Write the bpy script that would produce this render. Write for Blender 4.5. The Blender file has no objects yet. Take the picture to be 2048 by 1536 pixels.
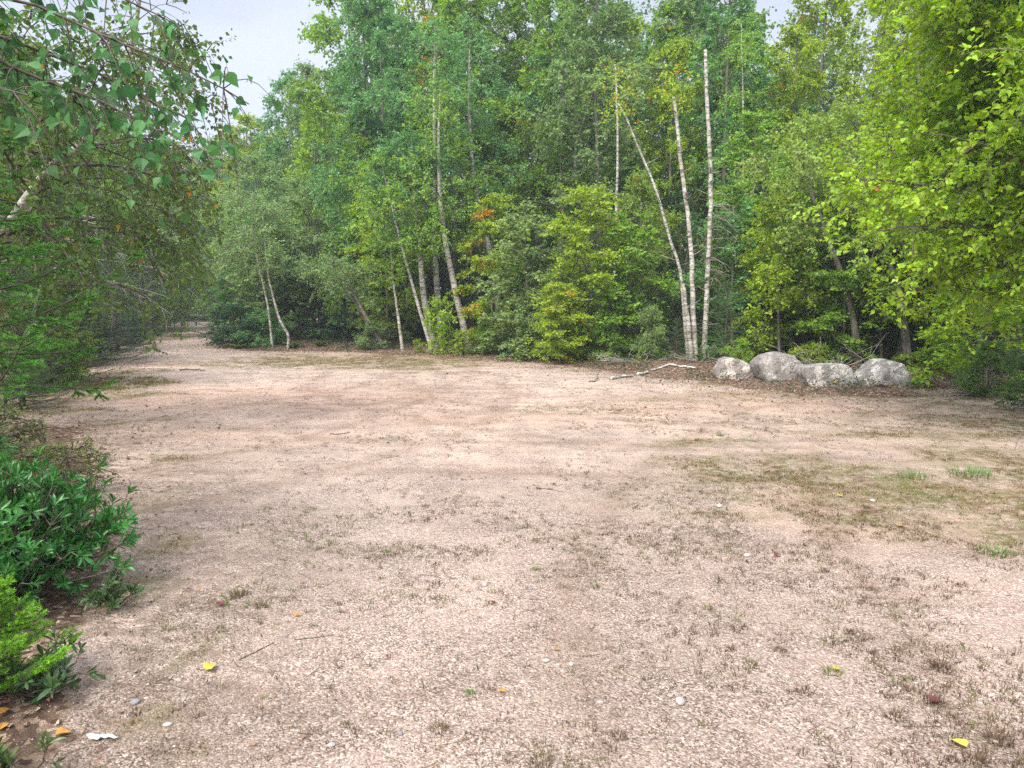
import bpy, math
import numpy as np
from math import radians, sin, cos, pi

S = bpy.context.scene
COL = S.collection

# ------------------------------------------------------------------ camera
CAM_H = 1.6
PITCH = radians(6.39)
F = 1500.0                      # focal length in photo pixels (2048 wide)
cam = bpy.data.cameras.new('camera')
cam.sensor_width = 36.0
cam.lens = 36.0 * F / 2048.0
cam.clip_start = 0.05
cam.clip_end = 2000
camo = bpy.data.objects.new('camera', cam)
COL.objects.link(camo)
camo.location = (0, 0, CAM_H)
camo.rotation_euler = (pi / 2 - PITCH, 0, 0)
S.camera = camo
S.render.engine = 'CYCLES'
S.cycles.max_bounces = 7
S.cycles.diffuse_bounces = 4
S.cycles.transmission_bounces = 3
S.cycles.glossy_bounces = 2
S.cycles.volume_bounces = 1
S.cycles.sample_clamp_indirect = 3.0
S.cycles.use_denoising = False
S.cycles.denoiser = 'OPENIMAGEDENOISE'
S.cycles.use_adaptive_sampling = False
S.view_settings.view_transform = 'Standard'
S.view_settings.look = 'None'
S.view_settings.gamma = 1
S.view_settings.exposure = 1.25

# ------------------------------------------------------------------ world and sun
SUN_EL, SUN_AZ = radians(50), radians(212)      # azimuth clockwise from +Y: behind the camera, to the left
w = bpy.data.worlds.new('World')
S.world = w
w.use_nodes = True
nt = w.node_tree
nt.nodes.clear()
def N(tree, t, **kw):
    n = tree.nodes.new(t)
    for k, v in kw.items():
        if k.startswith('i_'):
            n.inputs[k[2:].replace('_', ' ')].default_value = v
        else:
            setattr(n, k, v)
    return n
sky = N(nt, 'ShaderNodeTexSky', sky_type='NISHITA', sun_disc=False, sun_elevation=SUN_EL, sun_rotation=SUN_AZ,
        air_density=1.0, dust_density=2.0, ozone_density=1.0)
hs = N(nt, 'ShaderNodeHueSaturation')
hs.inputs['Saturation'].default_value = 0.5
hs.inputs['Value'].default_value = 0.75
tc = N(nt, 'ShaderNodeTexCoord')
mp = N(nt, 'ShaderNodeMapping')
mp.inputs['Scale'].default_value = (1.0, 1.0, 2.2)
cn = N(nt, 'ShaderNodeTexNoise')
cn.inputs['Scale'].default_value = 1.9
cn.inputs['Detail'].default_value = 7
cn.inputs['Roughness'].default_value = 0.55
cr = N(nt, 'ShaderNodeValToRGB')
cr.color_ramp.elements[0].position = 0.36
cr.color_ramp.elements[0].color = (0.3, 0.3, 0.3, 1)
cr.color_ramp.elements[1].position = 0.62
cr.color_ramp.elements[1].color = (1, 1, 1, 1)
mx = N(nt, 'ShaderNodeMix', data_type='RGBA')
mx.inputs[7].default_value = (3.25, 3.5, 4.2, 1)      # cloud layer
bg = N(nt, 'ShaderNodeBackground')
bg.inputs['Strength'].default_value = 0.11
wo = N(nt, 'ShaderNodeOutputWorld')
L = nt.links.new
L(sky.outputs[0], hs.inputs['Color'])
L(tc.outputs['Generated'], mp.inputs[0]); L(mp.outputs[0], cn.inputs['Vector'])
L(cn.outputs[0], cr.inputs[0]); L(cr.outputs[0], mx.inputs[0])
L(hs.outputs[0], mx.inputs[6])
# an overcast sky is about three times brighter overhead than near the horizon
sx = N(nt, 'ShaderNodeSeparateXYZ'); L(tc.outputs['Generated'], sx.inputs[0])
zr = N(nt, 'ShaderNodeMapRange', interpolation_type='SMOOTHSTEP'); zr.inputs[1].default_value = .34; zr.inputs[2].default_value = .95; zr.inputs[3].default_value = 1.0; zr.inputs[4].default_value = 3.5
L(sx.outputs[2], zr.inputs[0])
vm = N(nt, 'ShaderNodeVectorMath', operation='SCALE'); L(mx.outputs[2], vm.inputs[0]); L(zr.outputs[0], vm.inputs['Scale'])
L(vm.outputs[0], bg.inputs['Color']); L(bg.outputs[0], wo.inputs[0])

sl = bpy.data.lights.new('sun', 'SUN')
sl.energy = 2.6
sl.angle = radians(38)
sl.color = (1.0, 0.95, 0.86)
so = bpy.data.objects.new('sun', sl)
COL.objects.link(so)
so.rotation_euler = (pi / 2 - SUN_EL, 0, pi - SUN_AZ)
# direction check: light travels along local -Z

# ------------------------------------------------------------------ projection helpers (photo pixel -> place)
def ray(px, py):
    a, b = (px - 1024) / F, (768 - py) / F
    return np.array([a, cos(PITCH) + b * sin(PITCH), -sin(PITCH) + b * cos(PITCH)])
def G(px, py):
    d = ray(px, py); t = -CAM_H / d[2]
    return d * t + np.array([0, 0, CAM_H])
def P(px, py, Y):
    d = ray(px, py); t = Y / d[1]
    return d * t + np.array([0, 0, CAM_H])
def X_at(px, Y):
    # ground X seen in photo column px at distance Y
    dep = Y * cos(PITCH) + CAM_H * sin(PITCH)
    return (px - 1024) / F * dep
def Z_at(py, Y):
    return P(1024, py, Y)[2]

# ------------------------------------------------------------------ numpy noise
def vnoise(x, y, seed=0):
    xi, yi = np.floor(x).astype(np.int64), np.floor(y).astype(np.int64)
    xf, yf = x - xi, y - yi
    def h(a, b):
        n = (a * 374761393 + b * 668265263 + seed * 1442695041) & 0xffffffff
        n = ((n ^ (n >> 13)) * 1274126177) & 0xffffffff
        return ((n ^ (n >> 16)) & 0xffff) / 65535.0
    u, v = xf * xf * (3 - 2 * xf), yf * yf * (3 - 2 * yf)
    return (h(xi, yi) * (1 - u) + h(xi + 1, yi) * u) * (1 - v) + (h(xi, yi + 1) * (1 - u) + h(xi + 1, yi + 1) * u) * v
def fbm(x, y, seed=0, oct=4):
    s, a, t = 0, 1.0, 0
    for i in range(oct):
        s = s + a * vnoise(x * 2 ** i, y * 2 ** i, seed + i * 17); t += a; a *= 0.5
    return s / t
def unit(v):
    return v / np.maximum(np.linalg.norm(v, axis=-1, keepdims=True), 1e-9)
def smooth(a, b, x):
    t = np.clip((x - a) / (b - a), 0, 1); return t * t * (3 - 2 * t)

# ------------------------------------------------------------------ mesh building
class Acc:
    def __init__(s):
        s.v, s.t, s.q, s.a, s.mt, s.mq, s.n = [], [], [], {}, [], [], 0
    def add(s, V, tris=None, quads=None, mat=0, **attrs):
        V = np.asarray(V, dtype=np.float32).reshape(-1, 3)
        if tris is not None and len(tris):
            s.t.append(np.asarray(tris, dtype=np.int32).reshape(-1, 3) + s.n); s.mt.append(np.full(len(s.t[-1]), mat, np.int32))
        if quads is not None and len(quads):
            s.q.append(np.asarray(quads, dtype=np.int32).reshape(-1, 4) + s.n); s.mq.append(np.full(len(s.q[-1]), mat, np.int32))
        s.v.append(V); s.n += len(V)
        for k, val in attrs.items():
            s.a.setdefault(k, []).append(np.broadcast_to(np.asarray(val, np.float32), (len(V),)))
        return s
    def mesh(s, name, mats, smooth_=False):
        me = bpy.data.meshes.new(name)
        V = np.concatenate(s.v)
        T = np.concatenate(s.t) if s.t else np.zeros((0, 3), np.int32)
        Q = np.concatenate(s.q) if s.q else np.zeros((0, 4), np.int32)
        me.vertices.add(len(V)); me.vertices.foreach_set('co', V.ravel())
        li = np.concatenate([T.ravel(), Q.ravel()]).astype(np.int32)
        me.loops.add(len(li)); me.loops.foreach_set('vertex_index', li)
        nf = len(T) + len(Q)
        ls = np.concatenate([np.arange(len(T)) * 3, len(T) * 3 + np.arange(len(Q)) * 4]).astype(np.int32)
        me.polygons.add(nf); me.polygons.foreach_set('loop_start', ls)
        mi = np.concatenate((s.mt or [np.zeros(0, np.int32)]) + (s.mq or []))
        me.polygons.foreach_set('material_index', mi.astype(np.int32))
        me.polygons.foreach_set('use_smooth', np.full(nf, smooth_, dtype=bool))
        for k, lst in s.a.items():
            arr = np.concatenate(lst)
            if len(arr) == len(V):
                at = me.attributes.new(k, 'FLOAT', 'POINT'); at.data.foreach_set('value', arr)
        for m in mats:
            me.materials.append(m)
        me.update(calc_edges=True)
        return me

def tube(acc, pts, rad, sides=6, mat=0, cap=True, rough=0.0, rng=None):
    pts = np.asarray(pts, float); n = len(pts); rad = np.asarray(rad, float)
    tan = unit(np.gradient(pts, axis=0))
    ref = np.array([0.31, 0.2, 0.93]) if abs(tan[0][2]) < 0.8 else np.array([0.95, 0.3, 0.1])
    a = unit(np.cross(tan, ref)); b = np.cross(tan, a)
    th = np.arange(sides) / sides * 2 * pi
    r = rad[:, None] * np.ones(sides)
    if rough and rng is not None:
        r = r * (1 + rough * rng.standard_normal((n, sides)))
    V = pts[:, None, :] + r[..., None] * (np.cos(th)[None, :, None] * a[:, None, :] + np.sin(th)[None, :, None] * b[:, None, :])
    i = np.arange(n - 1)[:, None] * sides; j = np.arange(sides)[None, :]; k = (j + 1) % sides
    q = np.stack([i + j, i + k, i + sides + k, i + sides + j], -1).reshape(-1, 4)
    V = V.reshape(-1, 3); tr = None
    if cap:
        V = np.concatenate([V, pts[-1:] + tan[-1:] * rad[-1] * 0.4, pts[:1]])
        top = (n - 1) * sides; c = n * sides
        jj = np.arange(sides); kk = (jj + 1) % sides
        tr = np.concatenate([np.stack([top + jj, top + kk, np.full(sides, c)], -1),
                             np.stack([kk, jj, np.full(sides, c + 1)], -1)])
    acc.add(V, tris=tr, quads=q, mat=mat)

def resample(ctrl, n):
    c = np.asarray(ctrl, float)
    d = np.r_[0, np.cumsum(np.linalg.norm(np.diff(c, axis=0), axis=1))]; d /= d[-1]
    # Catmull-Rom through control points
    t = np.linspace(0, 1, n); out = []
    k = np.clip(np.searchsorted(d, t, side='right') - 1, 0, len(c) - 2)
    for ti, ki in zip(t, k):
        u = (ti - d[ki]) / (d[ki + 1] - d[ki])
        p0 = c[max(ki - 1, 0)]; p1 = c[ki]; p2 = c[ki + 1]; p3 = c[min(ki + 2, len(c) - 1)]
        out.append(0.5 * ((2 * p1) + (-p0 + p2) * u + (2 * p0 - 5 * p1 + 4 * p2 - p3) * u * u + (-p0 + 3 * p1 - 3 * p2 + p3) * u ** 3))
    return np.array(out)

# leaf templates: x = side, y = along the leaf, z = normal
T_FAR = (np.array([[0, 0, 0], [.42, .42, .10], [0, 1, -.06], [-.42, .42, .10]]), np.array([[0, 1, 2], [0, 2, 3]]))
T_BIRCH = (np.array([[0, 0, 0], [.34, .16, .07], [.42, .36, .10], [.20, .74, .03], [0, 1.08, -.14], [-.20, .74, .03], [-.42, .36, .10], [-.34, .16, .07], [0, .5, 0]]),
           np.array([[0, 1, 8], [1, 2, 8], [2, 3, 8], [3, 4, 8], [4, 5, 8], [5, 6, 8], [6, 7, 8], [7, 0, 8]]))
T_LANCE = (np.array([[0, 0, 0], [.09, .3, .04], [.15, .62, .06], [.10, .86, .02], [0, 1.05, -.08], [-.10, .86, .02], [-.15, .62, .06], [-.09, .3, .04], [0, .35, -.01], [0, .7, 0]]),
           np.array([[0, 1, 8], [1, 2, 9], [1, 9, 8], [2, 3, 9], [3, 4, 9], [4, 5, 9], [5, 6, 9], [6, 7, 8], [6, 8, 9], [7, 0, 8]]))
def leaves(acc, Pt, D, Nn, size, tmpl, mat=0, **attrs):
    tv, tf = tmpl
    D = unit(D); s = unit(np.cross(D, Nn)); n = np.cross(s, D)
    sz = np.asarray(size)[:, None, None] if np.ndim(size) else size
    V = Pt[:, None, :] + sz * (tv[None, :, 0:1] * s[:, None, :] + tv[None, :, 1:2] * D[:, None, :] + tv[None, :, 2:3] * n[:, None, :])
    k = len(tv)
    f = (np.arange(len(Pt)) * k)[:, None, None] + tf[None]
    at = {kk: np.repeat(vv, k) for kk, vv in attrs.items()}
    acc.add(V.reshape(-1, 3), tris=f.reshape(-1, 3), mat=mat, **at)

# ------------------------------------------------------------------ materials
def newmat(name):
    m = bpy.data.materials.new(name); m.use_nodes = True
    t = m.node_tree; t.nodes.clear()
    o = N(t, 'ShaderNodeOutputMaterial')
    return m, t, o
def ramp(t, stops, fac=None):
    r = N(t, 'ShaderNodeValToRGB')
    e = r.color_ramp.elements
    while len(e) < len(stops): e.new(0.5)
    for el, (p, c) in zip(e, stops):
        el.position = p; el.color = (*c, 1) if len(c) == 3 else c
    if fac is not None: t.links.new(fac, r.inputs[0])
    return r
def math_(t, op, a, b=None, c=None, clamp=False):
    n = N(t, 'ShaderNodeMath', operation=op, use_clamp=clamp)
    for i, v in enumerate((a, b, c)):
        if v is None: continue
        if isinstance(v, (int, float)): n.inputs[i].default_value = v
        else: t.links.new(v, n.inputs[i])
    return n.outputs[0]
def mix(t, f, a, b, mode='MIX'):
    n = N(t, 'ShaderNodeMix', data_type='RGBA', blend_type=mode)
    for i, v in ((0, f), (6, a), (7, b)):
        if isinstance(v, (int, float)): n.inputs[i].default_value = v
        elif isinstance(v, tuple): n.inputs[i].default_value = (*v, 1)
        else: t.links.new(v, n.inputs[i])
    return n.outputs[2]
def attr(t, name):
    return N(t, 'ShaderNodeAttribute', attribute_name=name).outputs['Fac']

def foliage_mat(name, rough=0.55, trans=0.38, spec=0.3, red=0.5):
    m, t, o = newmat(name)
    oi = N(t, 'ShaderNodeObjectInfo')
    lv, au = attr(t, 'lv'), attr(t, 'au')
    v = math_(t, 'MULTIPLY_ADD', lv, 1.0, 0.52)
    hsv = N(t, 'ShaderNodeHueSaturation')
    fr = math_(t, 'FRACT', math_(t, 'MULTIPLY', lv, 7.31))
    t.links.new(math_(t, 'MULTIPLY_ADD', fr, 0.035, 0.4825), hsv.inputs['Hue'])
    t.links.new(v, hsv.inputs['Value'])
    t.links.new(oi.outputs['Color'], hsv.inputs['Color'])
    au_c = ramp(t, [(0.0, (0.45, 0.32, 0.025)), (0.45, (0.55, 0.27, 0.03)), (0.8, (0.5, 0.12, 0.02)), (1.0, (0.35, 0.045, 0.02))], fr)
    isau = math_(t, 'LESS_THAN', au, oi.outputs['Alpha'])
    c = mix(t, isau, hsv.outputs[0], au_c.outputs[0])
    pr = N(t, 'ShaderNodeBsdfPrincipled')
    pr.inputs['Roughness'].default_value = rough
    pr.inputs['Specular IOR Level'].default_value = spec
    t.links.new(c, pr.inputs['Base Color'])
    tr = N(t, 'ShaderNodeBsdfTranslucent')
    c2 = N(t, 'ShaderNodeHueSaturation'); c2.inputs['Hue'].default_value = 0.49; c2.inputs['Saturation'].default_value = 1.1; c2.inputs['Value'].default_value = 1.7
    t.links.new(c, c2.inputs['Color']); t.links.new(c2.outputs[0], tr.inputs['Color'])
    ms = N(t, 'ShaderNodeMixShader'); ms.inputs[0].default_value = trans
    t.links.new(pr.outputs[0], ms.inputs[1]); t.links.new(tr.outputs[0], ms.inputs[2]); t.links.new(ms.outputs[0], o.inputs[0])
    return m
M_LEAF = foliage_mat('leaf')
M_GLOSS = foliage_mat('glossy_leaf', rough=0.36, trans=0.2, spec=0.45)
M_NEEDLE = foliage_mat('needle', rough=0.5, trans=0.15, spec=0.3)

def bark_mat(name, light, dark, band=True, scale=1.0, lo=0.44, hi=0.56):
    m, t, o = newmat(name)
    tc = N(t, 'ShaderNodeTexCoord')
    mp = N(t, 'ShaderNodeMapping'); mp.inputs['Scale'].default_value = (6 * scale, 6 * scale, 17 * scale) if band else (22 * scale, 22 * scale, 4 * scale)
    t.links.new(tc.outputs['Object'], mp.inputs[0])
    n1 = N(t, 'ShaderNodeTexNoise'); n1.inputs['Scale'].default_value = 1.0; n1.inputs['Distortion'].default_value = .8; n1.inputs['Detail'].default_value = 5; n1.inputs['Roughness'].default_value = 0.65
    t.links.new(mp.outputs[0], n1.inputs['Vector'])
    n2 = N(t, 'ShaderNodeTexNoise'); n2.inputs['Scale'].default_value = 2.2; n2.inputs['Detail'].default_value = 4
    t.links.new(tc.outputs['Object'], n2.inputs['Vector'])
    r = ramp(t, [(lo - .12, dark), (lo, tuple(0.35 * a + .65 * b for a, b in zip(light, dark))), (hi, light), (0.8, tuple(min(1, a * 1.1) for a in light))], n1.outputs[0])
    r2 = ramp(t, [(0.38, (.55, .5, .42)), (0.6, (1, 1, 1))], n2.outputs[0])
    c = mix(t, 0.7, r.outputs[0], r2.outputs[0], 'MULTIPLY')
    pr = N(t, 'ShaderNodeBsdfPrincipled'); pr.inputs['Roughness'].default_value = 0.85
    bp = N(t, 'ShaderNodeBump'); bp.inputs['Strength'].default_value = 0.5; bp.inputs['Distance'].default_value = 0.01
    t.links.new(n1.outputs[0], bp.inputs['Height']); t.links.new(bp.outputs[0], pr.inputs['Normal'])
    t.links.new(c, pr.inputs['Base Color']); t.links.new(pr.outputs[0], o.inputs[0])
    return m
M_BIRCH = bark_mat('birch_bark', (.52, .49, .44), (.06, .05, .04))
M_GREY = bark_mat('grey_bark', (.20, .18, .15), (.06, .05, .04), band=False)
M_DARK = bark_mat('dark_bark', (.10, .08, .065), (.03, .025, .02), band=False)
M_TWIG = bark_mat('twig_bark', (.13, .10, .08), (.05, .04, .03), band=False)
M_DEAD = bark_mat('dead_wood', (.34, .31, .27), (.14, .12, .10), band=False)
M_STICK = bark_mat('stick_wood', (.22, .17, .13), (.08, .06, .045), band=False, scale=3)

def vcol_mat(name, stops, rough=0.8, trans=0.0, attrn='lv'):
    m, t, o = newmat(name)
    r = ramp(t, stops, attr(t, attrn))
    pr = N(t, 'ShaderNodeBsdfPrincipled'); pr.inputs['Roughness'].default_value = rough; pr.inputs['Specular IOR Level'].default_value = 0.25
    t.links.new(r.outputs[0], pr.inputs['Base Color'])
    if trans:
        tr = N(t, 'ShaderNodeBsdfTranslucent'); t.links.new(r.outputs[0], tr.inputs['Color'])
        ms = N(t, 'ShaderNodeMixShader'); ms.inputs[0].default_value = trans
        t.links.new(pr.outputs[0], ms.inputs[1]); t.links.new(tr.outputs[0], ms.inputs[2]); t.links.new(ms.outputs[0], o.inputs[0])
    else:
        t.links.new(pr.outputs[0], o.inputs[0])
    return m
M_LITTER = vcol_mat('fallen_leaf_litter', [(0, (.06, .033, .022)), (.35, (.15, .088, .058)), (.7, (.28, .19, .13)), (.93, (.46, .35, .26)), (1, (.6, .35, .06))], trans=0.15)
M_GRASS = vcol_mat('grass_blade', [(0, (.09, .045, .02)), (.3, (.15, .10, .035)), (.6, (.15, .145, .03)), (.85, (.10, .18, .025)), (1, (.08, .20, .035))], trans=0.25)
M_WEED = vcol_mat('weed_blade', [(0, (.07, .035, .022)), (.4, (.12, .08, .04)), (.7, (.12, .12, .035)), (1, (.10, .16, .03))], trans=0.2)
M_PEBBLE = vcol_mat('pebble', [(0, (.17, .13, .115)), (.35, (.27, .20, .165)), (.7, (.38, .30, .26)), (.92, (.46, .40, .36)), (1, (.6, .56, .52))], rough=0.75)

def thing(name, label, cat, loc=(0, 0, 0), rotz=0.0, scale=1.0, group=None, parts=(), tilt=(0, 0)):
    o = bpy.data.objects.new(name, None); COL.objects.link(o)
    o.empty_display_size = 0.1
    o.location = tuple(float(v) for v in loc); o.rotation_euler = (tilt[0], tilt[1], rotz); o.scale = (scale,) * 3 if np.ndim(scale) == 0 else scale
    o['label'] = label; o['category'] = cat
    if group: o['group'] = group
    for pn, me, color in parts:
        c = bpy.data.objects.new(pn, me); COL.objects.link(c); c.parent = o
        if color is not None: c.color = color
    return o
def single(name, me, label=None, cat=None, loc=(0, 0, 0), rot=(0, 0, 0), scale=1.0, group=None, kind=None, color=None):
    o = bpy.data.objects.new(name, me); COL.objects.link(o)
    o.location = tuple(float(v) for v in loc); o.rotation_euler = rot; o.scale = (scale,) * 3 if np.ndim(scale) == 0 else scale
    if label: o['label'] = label
    if cat: o['category'] = cat
    if group: o['group'] = group
    if kind: o['kind'] = kind
    if color is not None: o.color = color
    return o

# ------------------------------------------------------------------ the ground: one sheet
LOT = [(-900, 1536), (60, 1536), (150, 1460), (190, 1370), (150, 1290), (230, 1220), (240, 1080), (215, 960), (160, 880), (60, 850), (-60, 830), (-40, 795), (60, 772), (110, 755), (170, 738),
       (215, 722), (235, 708), (300, 676), (372, 651), (410, 647), (440, 649), (437, 662), (456, 696), (490, 703), (700, 705), (960, 716), (1100, 727),
       (1250, 748), (1450, 772), (1600, 790), (1800, 792), (1950, 775), (2200, 790), (2600, 850), (3200, 1100), (3200, 1536)]
lotw = np.array([G(*p)[:2] for p in LOT])
lotw = np.vstack([[[-2.2, -3]], lotw, [[8, -3]]])
def signed_dist(X, Y, poly):
    d = np.full(X.shape, 1e9); inside = np.zeros(X.shape, bool)
    n = len(poly)
    for i in range(n):
        a, b = poly[i], poly[(i + 1) % n]
        e = b - a; L2 = max((e ** 2).sum(), 1e-9)
        t = np.clip(((X - a[0]) * e[0] + (Y - a[1]) * e[1]) / L2, 0, 1)
        d = np.minimum(d, np.hypot(X - a[0] - t * e[0], Y - a[1] - t * e[1]))
        c = ((a[1] > Y) != (b[1] > Y)) & (X < (b[0] - a[0]) * (Y - a[1]) / (b[1] - a[1] + 1e-12) + a[0])
        inside ^= c
    return np.where(inside, -d, d)
# the bright gravel clearing past the end of the road
CLEAR = np.array([[-31, 44], [-14, 44], [-15, 62], [-33, 62]])
def lot_sd(X, Y):
    s = np.minimum(signed_dist(X, Y, lotw), signed_dist(X, Y, CLEAR))
    return s
# grassy patches: photo position, half sizes in metres, strength
PATCH = [(720, 722, 4.2, 2.3, 1.15), (620, 735, 3.0, .8, .5), (560, 714, 1.6, 1.4, .6), (360, 728, 2.4, .9, .5), (150, 770, 2.0, 1.6, 1.3), (60, 800, 1.2, 1.0, .8), (1650, 788, 2.4, .55, .95), (1880, 800, 1.6, 1.0, .7),
         (1430, 882, .75, .22, .85), (1330, 890, .5, .15, .5), (1680, 950, 1.7, .75, .95), (1500, 925, 1.1, .55, .7), (1950, 990, 1.2, 1.0, .95), (1980, 1060, .5, .5, .8), (1850, 870, 1.6, .5, .6), (2060, 850, 1.3, 1.0, .8),
         (325, 842, .35, .2, .7), (330, 915, .4, .22, .65), (290, 1000, .28, .6, .8), (320, 1090, .25, .35, .6), (200, 850, .5, .4, .7), (1500, 1020, 1.0, .35, .4),
         (390, 1300, .12, .22, .5), (300, 1440, .22, .16, .6), (385, 1490, .12, .06, .6), (1180, 742, 1.0, .5, .4), (1250, 1000, .9, .3, .35), (900, 745, 1.6, .5, .4), (820, 732, 2.6, 1.3, .7), (1820, 965, 2.2, .9, .85), (1900, 1045, 1.3, .6, .8), (2050, 930, 1.2, 1.1, .8), (200, 790, 1.6, .7, .8), (1620, 1000, 1.3, .45, .55), (1180, 820, 1.2, .5, .3), (1950, 830, 2.4, .7, .55), (250, 1180, .25, .4, .6), (480, 730, 1.6, .8, .6), (250, 745, 1.2, .8, .9), (110, 820, .9, .6, .9), (1500, 768, 1.5, .4, .9), (1900, 782, 1.5, .5, .9), (1100, 733, 1.5, .35, .6), (1350, 800, 2.0, .4, .3)]
PW = [(G(a, b)[0], G(a, b)[1], c, d, e) for a, b, c, d, e in PATCH]
def patch_mask(X, Y):
    m = np.zeros(X.shape)
    nx = (fbm(X * 1.3, Y * 1.3, 5) - .5) * 0.8; ny = (fbm(X * 1.3, Y * 1.3, 9) - .5) * 0.8
    for cx, cy, rx, ry, s in PW:
        wob = min(1, ry)
        d = np.hypot((X + nx * wob - cx) / rx, (Y + ny * wob - cy) / ry)
        m = np.maximum(m, s * (1 - smooth(0.45, 1.15, d)))
    return m
def ground_z(X, Y):
    X, Y = np.asarray(X, float), np.asarray(Y, float)
    z = (fbm(X * .35, Y * .35, 3, 3) - .5) * 0.07 + (fbm(X * 1.7, Y * 1.7, 4, 3) - .5) * 0.018
    sd = lot_sd(X, Y)
    bank = smooth(0.2, 2.5, sd) * (0.10 + 0.18 * (fbm(X * .8, Y * .8, 31, 3) - .3))
    return z * smooth(1.0, 5, np.hypot(X, Y)) + bank
def gz(x, y):
    return float(ground_z(np.array([x]), np.array([y]))[0])

def axis(lo, f0, f1, hi, fine, n):
    a = np.arange(f0, f1, fine)
    l = f0 - np.geomspace(fine, f0 - lo, n)[::-1]; r = f1 + np.geomspace(fine, hi - f1, n)
    return np.r_[l, a, r]
gx = axis(-900, -14, 17, 900, 0.11, 34)
gy = axis(-60, 1.2, 27, 1500, 0.10, 44)
XX, YY = np.meshgrid(gx, gy)
sd = lot_sd(XX, YY)
sdn = sd + (fbm(XX * 1.1, YY * 1.1, 21) - .5) * 1.3 * smooth(1.5, 12, YY) + (fbm(XX * 5, YY * 5, 22) - .5) * 0.35
ga = Acc()
nx_, ny_ = len(gx), len(gy)
ii = (np.arange(ny_ - 1)[:, None] * nx_ + np.arange(nx_ - 1)[None]).ravel()
quads = np.stack([ii, ii + 1, ii + nx_ + 1, ii + nx_], -1)
pm = patch_mask(XX, YY) * (0.55 + 0.9 * smooth(.35, .65, fbm(XX * 3.2, YY * 3.2, 41)))
red = smooth(.48, .7, fbm(XX * .22, YY * .5, 51)) * .7 + 0.9 * np.exp(-((XX - G(650, 800)[0]) / 3.5) ** 2 - ((YY - G(650, 800)[1]) / 2.2) ** 2)
track = np.zeros(XX.shape)          # worn wheel tracks, sweeping arcs
for cx_, cy_, rr_, wd_ in [(-9, 12, 7.4, .13), (-9, 12, 8.9, .13), (-14, 17, 11.5, .14), (-14, 17, 13.1, .14), (5.5, 17, 8.2, .13), (5.5, 17, 9.7, .13), (-2, -14, 21.0, .14), (-2, -14, 22.6, .14), (14, 2, 12.2, .12), (14, 2, 13.7, .12)]:
    track = np.maximum(track, np.exp(-((np.hypot(XX - cx_, YY - cy_) - rr_ + (vnoise(XX * .5, YY * .5, 3) - .5) * .3) / wd_) ** 2))
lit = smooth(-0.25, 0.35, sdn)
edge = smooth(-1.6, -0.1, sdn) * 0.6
ga.add(np.stack([XX, YY, ground_z(XX, YY)], -1).reshape(-1, 3), quads=quads, lit=lit.ravel(), veg=np.clip(pm, 0, 1).ravel(), red=np.clip(red, 0, 1).ravel(), edge=edge.ravel(), track=track.ravel(), fine=(.35 + .65 * smooth(3.2, 9, np.hypot(XX * .8, YY) + (fbm(XX * .6, YY * .6, 77) - .5) * 5)).ravel())  # fine: gravel tone painted darker near, paler far, standing in for grazing light

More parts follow.
